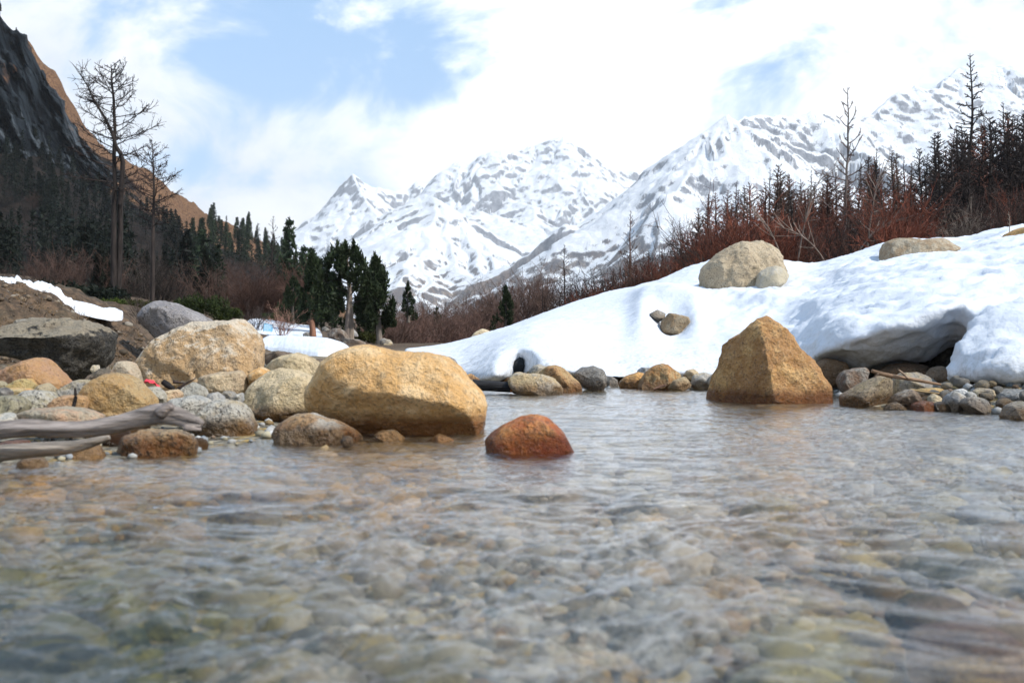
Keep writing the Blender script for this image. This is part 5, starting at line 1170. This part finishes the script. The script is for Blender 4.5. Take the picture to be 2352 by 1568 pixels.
# ------------------------------------------------------------------ right wood
def rb(x, Yd, drop=0.0):
    py = np.interp(x, CREST[:, 0], CREST[:, 1]); p = at(x, py, Yd); p[2] -= .012 * Yd + drop; return p
named = [(1940, 200, 36, 'pale stemmed bare larch with open limbs, in front of the dark wood', (.13,.11,.10), (.13,.095,.085), dict(nbr=40, spread=.26, first=.05, twig=9, sag=.05, lift=1.1, tr=.0085)),
         (2222, 122, 44, 'tallest bare larch on the right, standing clear above the wood', BLK, (.035,.026,.024), dict(nbr=70, spread=.19, first=.12, twig=12, sag=-.6, lift=.5, tr=.0105)),
         (2312, 232, 42, 'dark bare larch right of the tallest one', BLK, (.03,.022,.02), dict(nbr=70, spread=.22, first=.05, twig=13, sag=-.6, lift=.5)),
         (2338, 262, 46, 'dark bare larch cut by the right edge of the photo', BLK, (.03,.022,.02), dict(nbr=70, spread=.24, first=.05, twig=13, sag=-.6, lift=.5)),
         (2195, 290, 43, 'shorter bare larch close left of the tallest one', BLK, (.06,.035,.03), dict(nbr=60, spread=.2, first=.05, twig=13, sag=-.5, lift=.6)),
         (1448, 482, 27, 'bare larch rising from the snow crest left of the cracked boulder', BRN, (.11,.07,.058), dict(nbr=44, spread=.22, first=.02, twig=10, sag=.2, lift=1.0)),
         (1298, 562, 34, 'small bare larch on the snow crest right of the dark pointed conifer', BLK, (.08,.05,.043), dict(nbr=46, spread=.24, first=.03, twig=11)),
         (1565, 500, 33, 'small dark larch with short tiered branches left of the cracked boulder', BLK, (.04,.03,.028), dict(nbr=56, spread=.15, first=.02, twig=12)),
         (1622, 445, 42, 'dark larch with two thin tops left of the red brush', BLK, (.055,.035,.032), dict(nbr=60, spread=.2, first=.03, twig=13)),
         (1868, 390, 40, 'dark larch with tiered branches left of the pale stemmed one', BLK, (.06,.038,.035), dict(nbr=50, spread=.2, first=.04, twig=12))]
named += [(1690, 415, 44, 'slim dark larch rising above the wood just behind the cracked boulder', BLK, (.07,.042,.036), dict(nbr=46, spread=.17, first=.1, twig=9, sag=-.4, lift=.5)),
          (1765, 385, 46, 'thin topped dark larch left of the pale stemmed one, above the wood', BLK, (.06,.038,.034), dict(nbr=44, spread=.16, first=.1, twig=9, sag=-.4, lift=.5)),
          (2012, 340, 45, 'tall thin larch between the pale stemmed and the tallest larch', BLK, (.055,.035,.031), dict(nbr=50, spread=.17, first=.1, twig=9, sag=-.5, lift=.5)),
          (2075, 355, 42, 'second tall thin larch between the pale stemmed and the tallest larch', BLK, (.08,.042,.035), dict(nbr=46, spread=.18, first=.1, twig=9, sag=-.4, lift=.5)),
          (2140, 300, 48, 'tall black larch a little left of the tallest one', BLK, (.04,.03,.028), dict(nbr=54, spread=.18, first=.08, twig=9, sag=-.5, lift=.5)),
          (2268, 255, 47, 'tall black larch just right of the tallest one', BLK, (.035,.026,.024), dict(nbr=54, spread=.18, first=.08, twig=9, sag=-.5, lift=.5)),
          (1500, 590, 36, 'low thin larch on the crest between two small bare ones', BLK, (.08,.05,.043), dict(nbr=36, spread=.2, first=.05, twig=8)),
          (1245, 640, 42, 'thin bare stem of a larch left of the small crest larch', BLK, (.09,.06,.05), dict(nbr=30, spread=.16, first=.1, twig=7))]
for x, yt, Yd, lab, ct, cw, kw in named:
    b = rb(x, Yd); top = at(x, yt, Yd); make_larch(lab, b, float(top[2] - b[2]), int(x), ct, cw, **{'br': .0055, 'tw': .0032, **kw})
LP = []
for i, (nb, spd, tw_) in enumerate([(100, .20, 12), (96, .23, 12), (104, .17, 13), (96, .26, 12), (100, .21, 13)]):
    e, _ = make_larch('x', (0, 0, 0), 8.0, 500 + i, BLK, BRN, nbr=nb, spread=spd, first=.04, twig=tw_, sag=-.30, lift=.42, tw=.0046, br=.0075, tr=.017, crownpow=.65); LP.append(e)
TOPS = np.array([(1180,735),(1240,705),(1300,665),(1360,640),(1420,620),(1480,600),(1560,555),(1620,470),(1700,440),(1780,400),(1860,440),(1960,390),(2060,350),(2160,320),(2240,300),(2352,245),(2700,250)], float)
cnt = 0
while cnt < 165:
    x = 1240 + 1300 * rng.random() ** .72; Yd = rng.uniform(32, 66)
    ty = np.interp(x, TOPS[:, 0], TOPS[:, 1]) + abs(rng.normal(0, 62)) - 22
    b = rb(x, Yd, .3); h = float(at(x, ty, Yd)[2] - b[2])
    if h < 1.2: continue
    dark = sstep(x, 2000, 2250) * .8 + .1
    k = rng.random()
    if k < dark: c_, nm = (.030, .023, .021), 'blackish bare larch in the dense wood behind the snow bank'
    elif k < dark + (1 - dark) * .62: c_, nm = tuple(np.array((.125, .056, .040)) * rng.uniform(.6, 1.3)), 'red brown bare larch in the wood behind the snow bank'
    else: c_, nm = (.10, .065, .05), 'brown bare larch in the wood behind the snow bank'
    nm = ('tall ' if h > 4 else 'low ') + nm.replace('behind the snow bank', 'above the cracked boulder' if x < 1800 else ('above the long crest boulder' if x < 2150 else 'at the right edge')) if x > 1580 else nm.replace('in the wood behind the snow bank', 'in the thin row left of the cracked boulder').replace('in the dense wood behind the snow bank', 'in the thin row left of the cracked boulder')
    place(LP, b, h / 8, rng.uniform(0, 6.28), nm, nm.replace('larch', 'larches'), c_); cnt += 1
for i, (x, yt, Yd) in enumerate([(1740,560,52),(1935,520,56),(2015,470,55),(2090,430,58),(2140,470,50),(2260,420,56),(2300,440,52),(1625,520,56),(2190,500,48),(2350,430,54),(2420,430,52),(1820,520,58)]):
    b = rb(x, Yd, .2); h = float(at(x, yt, Yd)[2] - b[2])
    o = place(FC, b, h / 8, rng.uniform(0, 6.28), 'black conifer standing among the bare larches on the right', 'black conifers among the right larches', (.010, .014, .012)); o.scale = (h / 8 * 1.5, h / 8 * 1.5, h / 8)
RB = []
for i in range(4):
    m = bush_parts(2.2, 400 + i, 26, 1.05, 6, .007); RB.append(m.build('bare_shrub', M_TWIG))
for i in range(64):
    x = 1320 + 1150 * rng.random(); Yd = rng.uniform(23, 34)
    red = 1 - sstep(x, 1950, 2200)
    b = rb(x, Yd, .25)
    if rng.random() < .22 + .33 * red: c_, nm = np.array((.19, .060, .036)) * rng.uniform(.5, 1.2), 'red stemmed bare shrub along the crest of the snow bank'
    elif rng.random() < .3: c_, nm = np.array((.22, .18, .15)), 'pale grey bare shrub along the crest of the snow bank'
    else: c_, nm = np.array((.06, .04, .034)) * rng.uniform(.6, 1.3), 'dark bare shrub along the crest of the snow bank'
    nm = nm.replace('along the crest of the snow bank', 'left of the cracked boulder' if x < 1600 else ('behind the cracked boulder' if x < 1850 else 'behind the crest, right of the cracked boulder'))
    s = rng.uniform(.45, .95) * np.interp(x, [1320, 1600, 1750, 2400], [.45, .9, 1.1, .95])
    place_bush(RB, b, s, nm, nm.replace('shrub', 'shrubs'), tuple(c_))
# long arching pale stems over the boulder
for i, (x0, x1, y1) in enumerate([(1800, 1700, 470), (1830, 1900, 400), (1960, 2080, 500), (1990, 2030, 395), (1900, 1780, 520)]):
    m = MB(); b = rb(x0, 25); p1 = at(x1, y1, 24.5) - b
    s = np.linspace(0, 1, 9); pts = np.stack([p1[0] * s ** 1.4, p1[1] * s, p1[2] * np.sin(s * 1.5)], 1); m.tube(pts, np.linspace(.022, .007, 9), 4)
    for j in range(16):
        k = rng.integers(3, 8); q = curve(pts[k], (pts[k + 1] - pts[k]) / np.linalg.norm(pts[k + 1] - pts[k]) + rng.normal(0, .5, 3), rng.uniform(.25, .7), 3, .3, .1); m.tube(q, np.linspace(.010, .005, 4), 3)
    o = m.build('sapling', M_TWIG); o.location = b; tag(setcol(o, (.24, .19, .16)), ['arching grey sapling leaning left over the cracked boulder', 'grey sapling leaning to the right before the tiered larch', 'grey sapling with a long right leaning stem', 'steep grey sapling beside the pale stemmed larch', 'low grey sapling leaning left in front of the wood'][i], 'sapling')
m = MB(); b = at(2318, 530, 15.5); m.tube(np.array([[0, 0, -.1], [.01, 0, .15], [-.01, 0, .3]]), [.008, .006, .003], 4)
for j in range(6): m.tube(np.array([[0, 0, .06 + .035 * j], [(-1) ** j * .03, 0, .09 + .035 * j]]), [.004, .002], 3)
o = m.build('sapling', M_TWIG); o.location = b; tag(setcol(o, (.30, .25, .2)), 'tiny dry stem sticking out of the snow at the upper right', 'stem')
# brush that reads as one mass at the foot of the wood and on the hillside
def undergrowth(name, locs, hs, col, seed):
    r_ = np.random.default_rng(seed); m = MB()
    for p, h in zip(locs, hs):
        for j in range(8):
            q = curve(p + r_.normal(0, .30, 3) * [1, 1, 0], (r_.normal(0, .6), r_.normal(0, .6), 1), h * r_.uniform(.6, 1.1), 3, .1, .2, r_); m.tube(q, np.linspace(.014, .006, 4), 3)
            for i_ in range(4): m.tube(curve(q[1 + i_ % 3], r_.normal(0, .6, 3) + [0, 0, .5], h * .3, 2, .1, .2, r_), [.008, .006, .005], 3)
    return tag(setcol(m.build(name, M_TWIG), col), kind='stuff')
L_ = [rb(1300 + 1250 * rng.random(), rng.uniform(27, 60), .3) for _ in range(700)]
undergrowth('undergrowth', L_, [rng.uniform(.8, 1.7) for _ in L_], (.030, .022, .019), 1)
L_ = [rb(1400 + 700 * rng.random(), rng.uniform(24, 36), .3) for _ in range(120)]
undergrowth('undergrowth', L_, [rng.uniform(.6, 1.3) for _ in L_], (.12, .050, .033), 2)
L_ = [hp1(rng.uniform(-150, 760), rng.uniform(0, .6)) for _ in range(1500)]
undergrowth('undergrowth', L_, [rng.uniform(1.0, 2.6) for _ in L_], (.035, .024, .02), 3)
L_ = [at(rng.uniform(850, 1180), np.interp(0, [0, 1], [790, 790]) + rng.uniform(-25, 8), rng.uniform(44, 75)) for _ in range(420)]
undergrowth('undergrowth', L_, [rng.uniform(.7, 1.7) for _ in L_], (.12, .07, .055), 4)
# ------------------------------------------------------------------ driftwood and small things
def log_mesh(pts, rad, sides=16, sub=8, seed=0, amp=.10, flat=1.0):
    pts = np.array(pts, float); n = len(pts); s = np.linspace(0, n - 1, (n - 1) * sub + 1)
    P = np.stack([np.interp(s, np.arange(n), pts[:, k]) for k in range(3)], 1); R = np.interp(s, np.arange(n), rad)
    for k in range(3): P[1:-1, k] = np.convolve(np.pad(P[:, k], 3, mode='edge'), np.ones(7) / 7, 'valid')[1:-1]
    tn = np.gradient(P, axis=0); tn /= np.linalg.norm(tn, axis=1)[:, None]
    a = np.cross(tn, [0, 0, 1.0]); a /= np.linalg.norm(a, axis=1)[:, None]; b = np.cross(a, tn)
    th = np.arange(sides) / sides * 2 * math.pi
    ca, sb = np.cos(th), np.sin(th) * flat
    L = np.concatenate([[0], np.cumsum(np.linalg.norm(np.diff(P, axis=0), axis=1))])
    q = np.stack([np.repeat(L, sides) * 2.5, np.tile(ca, len(P)) * 2.4 + seed, np.tile(sb, len(P)) * 2.4], 1)
    rr = (np.repeat(R, sides) * (1 + amp * 2.2 * fbm(q, 3) + amp * .8 * fbm(q * np.array([.4, 4, 4]), 2, ridged=True))).reshape(len(P), sides)
    ring = P[:, None] + rr[..., None] * (a[:, None] * ca[None, :, None] + b[:, None] * sb[None, :, None])
    v = ring.reshape(-1, 3); f = gridf(len(P), sides, wrap=True)
    v = np.concatenate([v, P[:1], P[-1:]]); i0, i1 = len(v) - 2, len(v) - 1
    k = np.arange(sides); tri0 = np.stack([np.full(sides, i0), (k + 1) % sides, k, np.full(sides, i0)], 1)[:, :3]; bse = (len(P) - 1) * sides
    tri1 = np.stack([np.full(sides, i1), bse + k, bse + (k + 1) % sides], 1)
    return v, f, np.concatenate([tri0, tri1])
def log_obj(name, pts, rad, mat, parent=None, loc=None, **kw):
    v, f, tri = log_mesh(pts, rad, **kw)
    me = bpy.data.meshes.new(name); base = np.array(loc) if loc is not None else np.zeros(3)
    me.from_pydata((v - base).tolist(), [], f.tolist() + tri.tolist()); me.polygons.foreach_set('use_smooth', [True] * len(me.polygons)); me.materials.append(mat)
    o = bpy.data.objects.new(name, me); C.objects.link(o); o.location = base
    if parent: o.parent = parent; o.location = (0, 0, 0)
    return o
Yl = 3.75
pts = [at(x, y, Yl + d) for x, y, d in [(-420,1004,.25),(-120,994,.1),(0,988,0),(70,982,0),(130,986,0),(200,984,0),(270,972,0),(330,956,0),(372,948,0),(410,957,0),(440,968,0),(464,974,0)]]
root = empty('driftwood_log', tuple(at(0, 985, Yl)), 'thick weathered grey driftwood log lying across the left shore stones', 'log')
lg = log_obj('log', [p - at(0, 985, Yl) for p in pts], [.039, .037, .034, .031, .030, .030, .032, .036, .038, .034, .027, .016], M_WOOD, root, seed=2, amp=.16); kid(root, setcol(lg, (.25, .215, .195)))
for nm, pp, rr in [('splinter', [(432,962,-.01),(450,966,-.01),(468,972,-.01)], [.014, .010, .004]), ('splinter', [(425,980,-.01),(445,984,-.01),(462,986,-.01)], [.018, .013, .005]), ('branch_stub', [(372,950,-.02),(383,936,-.03),(392,930,-.04)], [.030, .024, .014])]:
    kid(root, setcol(log_obj(nm, [at(x, y, Yl + d) - at(0, 985, Yl) for x, y, d in pp], rr, M_WOOD, root, sub=4, sides=8, amp=.2), (.20, .17, .155)))
Yl = 3.85
pts = [at(x, y, Yl) for x, y in [(-300,1075),(-60,1052),(0,1040),(70,1034),(140,1030),(190,1022),(232,1010),(252,1004)]]
o = log_obj('driftwood_branch', pts, [.034, .032, .030, .028, .026, .020, .014, .008], M_WOOD, seed=5, amp=.15, loc=at(0, 1040, Yl)); tag(setcol(o, (.28, .245, .21)), 'thinner grey driftwood branch below the thick log', 'branch')
# black log with an orange broken end, afloat at the far shore
root = empty('charred_log', tuple(at(1150, 890, 9.6)), 'black waterlogged log with a raw orange end at the far water edge', 'log'); o0 = at(1150, 890, 9.6)
kid(root, setcol(log_obj('log', [at(x, y, 9.6) - o0 for x, y in [(1085,882),(1110,885),(1150,888),(1178,891)]], [.052, .050, .050, .044], M_WOOD, root, seed=7), (.018, .018, .02)))
kid(root, setcol(log_obj('broken_end', [at(x, y, 9.58) - o0 for x, y in [(1174,890),(1195,896),(1225,901),(1248,904)]], [.046, .030, .018, .006], M_WOOD, root, seed=8), (.36, .15, .06)))
kid(root, setcol(log_obj('bark_strip', [at(x, y, 9.52) - o0 for x, y in [(1178,899),(1200,903),(1246,906)]], [.016, .016, .006], M_WOOD, root, seed=9), (.05, .03, .02)))
# dark stump in the snow hollow
o0 = at(1190, 860, 11.75)
o = log_obj('tree_stump', [at(x, y, 12.0) for x, y in [(1184,876),(1189,852),(1193,836),(1199,822)]], [.07, .075, .075, .03], M_BARK, seed=11, amp=.25, loc=o0); tag(setcol(o, (.022, .024, .026)), 'black rotten stump in the hollow of the snow bank', 'stump')
# twig on the right
o0 = at(2060, 870, 7.9)
root = empty('driftwood_twig', tuple(o0), 'dry forked twig lying over the shadowed stones at right', 'twig')
kid(root, setcol(log_obj('stem', [at(x, y, 7.85) - o0 for x, y in [(2002,851),(2020,857),(2060,866),(2100,872),(2150,881),(2172,886)]], [.014, .016, .016, .015, .010, .004], M_WOOD, root, seed=12, sides=8), (.25, .16, .10)))
kid(root, setcol(log_obj('side_shoot', [at(x, y, 7.82) - o0 for x, y in [(2086,869),(2076,859),(2064,849)]], [.010, .009, .006], M_WOOD, root, seed=13, sides=6, sub=4), (.28, .2, .14)))
kid(root, setcol(log_obj('side_shoot', [at(x, y, 7.82) - o0 for x, y in [(2018,858),(2010,864),(2000,880)]], [.008, .006, .003], M_WOOD, root, seed=14, sides=6, sub=4), (.16, .11, .08)))
o0 = at(2090, 900, 7.6); o = log_obj('stick', [at(x, y, 7.62) for x, y in [(2090,893),(2120,900),(2172,905)]], [.006, .008, .004], M_WOOD, seed=15, sides=6, loc=o0); tag(setcol(o, (.34, .24, .12)), 'thin yellowish stick below the flat yellow stone', 'stick')
o0 = at(1600, 948, 10.0); o = log_obj('stick', [at(x, y, 10.0) for x, y in [(1501,895),(1512,889),(1530,884)]], [.014, .014, .010], M_WOOD, seed=16, sides=8, loc=at(1515, 890, 10)); tag(setcol(o, (.16, .09, .06)), 'short brown stick poking from the ridged orange rock into the water', 'stick')
o = log_obj('stick', [at(x, y, 4.95) for x, y in [(168,938),(171,925),(174,912),(173,896),(172,890)]], [.009, .009, .008, .006, .003], M_WOOD, seed=17, sides=6, loc=at(170, 930, 4.95)); tag(setcol(o, (.02, .016, .014)), 'black upright stick stuck between stones at the left', 'stick')
o = log_obj('charred_stick', [at(x, y, 6.5) for x, y in [(374,876),(386,885),(400,894)]], [.020, .022, .012], M_WOOD, seed=18, sides=8, loc=at(387, 886, 6.5)); tag(setcol(o, (.018, .016, .016)), 'black charred stick at the foot of the huge pale boulder', 'stick')
root = empty('driftwood_twig', tuple(at(420, 886, 6.55)), 'tangle of dark twigs right of the charred stick', 'twig'); o0 = at(420, 886, 6.55)
for pp in ([(405,898),(415,886),(432,878),(450,868)], [(398,876),(412,878),(425,880)], [(410,892),(425,888),(440,884)]):
    kid(root, setcol(log_obj('stem', [at(x, y, 6.5) - o0 for x, y in pp], np.linspace(.012, .003, len(pp)), M_WOOD, root, seed=20, sides=6, sub=4), (.05, .035, .03)))
# scrap of red plastic
mred, t, out = newmat('red_plastic'); principled(t, out, **{'Base Color': (.75, .045, .07, 1), 'Roughness': .5})
g = np.linspace(0, 1, 14); U, W = np.meshgrid(g, g)
b0 = at(320, 884, 6.45); v = np.stack([(U - .5) * .12, (W - .5) * .06, .02 * fbm(np.stack([U.ravel() * 4, W.ravel() * 4, U.ravel() * 0], 1), 3).reshape(U.shape) + .03 * np.sin(U * 3.1) - .012 * U], -1).reshape(-1, 3)
o = mk('plastic_scrap', v, gridf(14, 14), mred); o.location = at(343, 884, 6.4); tag(o, 'crumpled scrap of red plastic among the left shore stones', 'litter')
# blue notice board
mb, t, out = newmat('sign_blue'); principled(t, out, **{'Base Color': (.20, .50, .72, 1), 'Roughness': .45})
mw, t, out = newmat('sign_white'); principled(t, out, **{'Base Color': (.75, .82, .86, 1), 'Roughness': .5})
mg, t, out = newmat('sign_post'); principled(t, out, **{'Base Color': (.30, .33, .36, 1), 'Roughness': .4, 'Metallic': .5})
Ys = 37.0; p0 = at(614, 777, Ys); root = empty('notice_board', tuple(p0), 'small pale blue notice board on two thin posts in the snow', 'sign', rz=math.radians(4))
s = Ys / FPX
def box(name, x0, x1, y0, y1, z0, z1, mat, par):
    v = [(x, y, z) for x in (x0, x1) for y in (y0, y1) for z in (z0, z1)]
    f = [(0, 1, 3, 2), (4, 6, 7, 5), (0, 4, 5, 1), (2, 3, 7, 6), (0, 2, 6, 4), (1, 5, 7, 3)]
    return kid(par, mk(name, v, f, mat, par, smooth=False))
bd = box('board', -10.2 * s, 10.2 * s, -.012, .012, 17 * s, 33 * s, mb, root); bd.rotation_euler = (0, math.radians(5), 0)
for k, xx in enumerate((-9.0, 9.0)): box('post', xx * s - .014, xx * s + .014, .014, .042, -.15, 31 * s, mg, root)
for k, (zz, ww) in enumerate([(30.2, .82), (27.6, .95), (25.0, .78), (22.4, .9), (19.8, .55)]):       # rows of unreadable print
    xs = -9.0 * s; i = 0
    while xs < -9.0 * s + 18.0 * s * ww:
        wd = rng.uniform(.9, 2.2) * s; bt = box('print', xs, xs + wd, -.0165, -.0125, (zz - .55) * s, (zz + .55) * s, mw, bd); xs += wd + .35 * s

# ------------------------------------------------------------------ the air between here and the peaks
mh, t, out = newmat('valley_haze')
vol = nd(t, 'ShaderNodeVolumePrincipled', {'Color': (.90, .95, 1.0, 1), 'Density': 0.0001, 'Anisotropy': 0.0})
t.links.new(vol.outputs[0], out.inputs['Volume'])
hx0, hx1, hy0, hy1, hz0, hz1 = -18000, 18000, -3000, 9200, -120, 1480
v = [(x, y, z) for x in (hx0, hx1) for y in (hy0, hy1) for z in (hz0, hz1)]
hz = mk('haze', v, [(0, 1, 3, 2), (4, 6, 7, 5), (0, 4, 5, 1), (2, 3, 7, 6), (0, 2, 6, 4), (1, 5, 7, 3)], mh, smooth=False); tag(hz, kind='stuff')
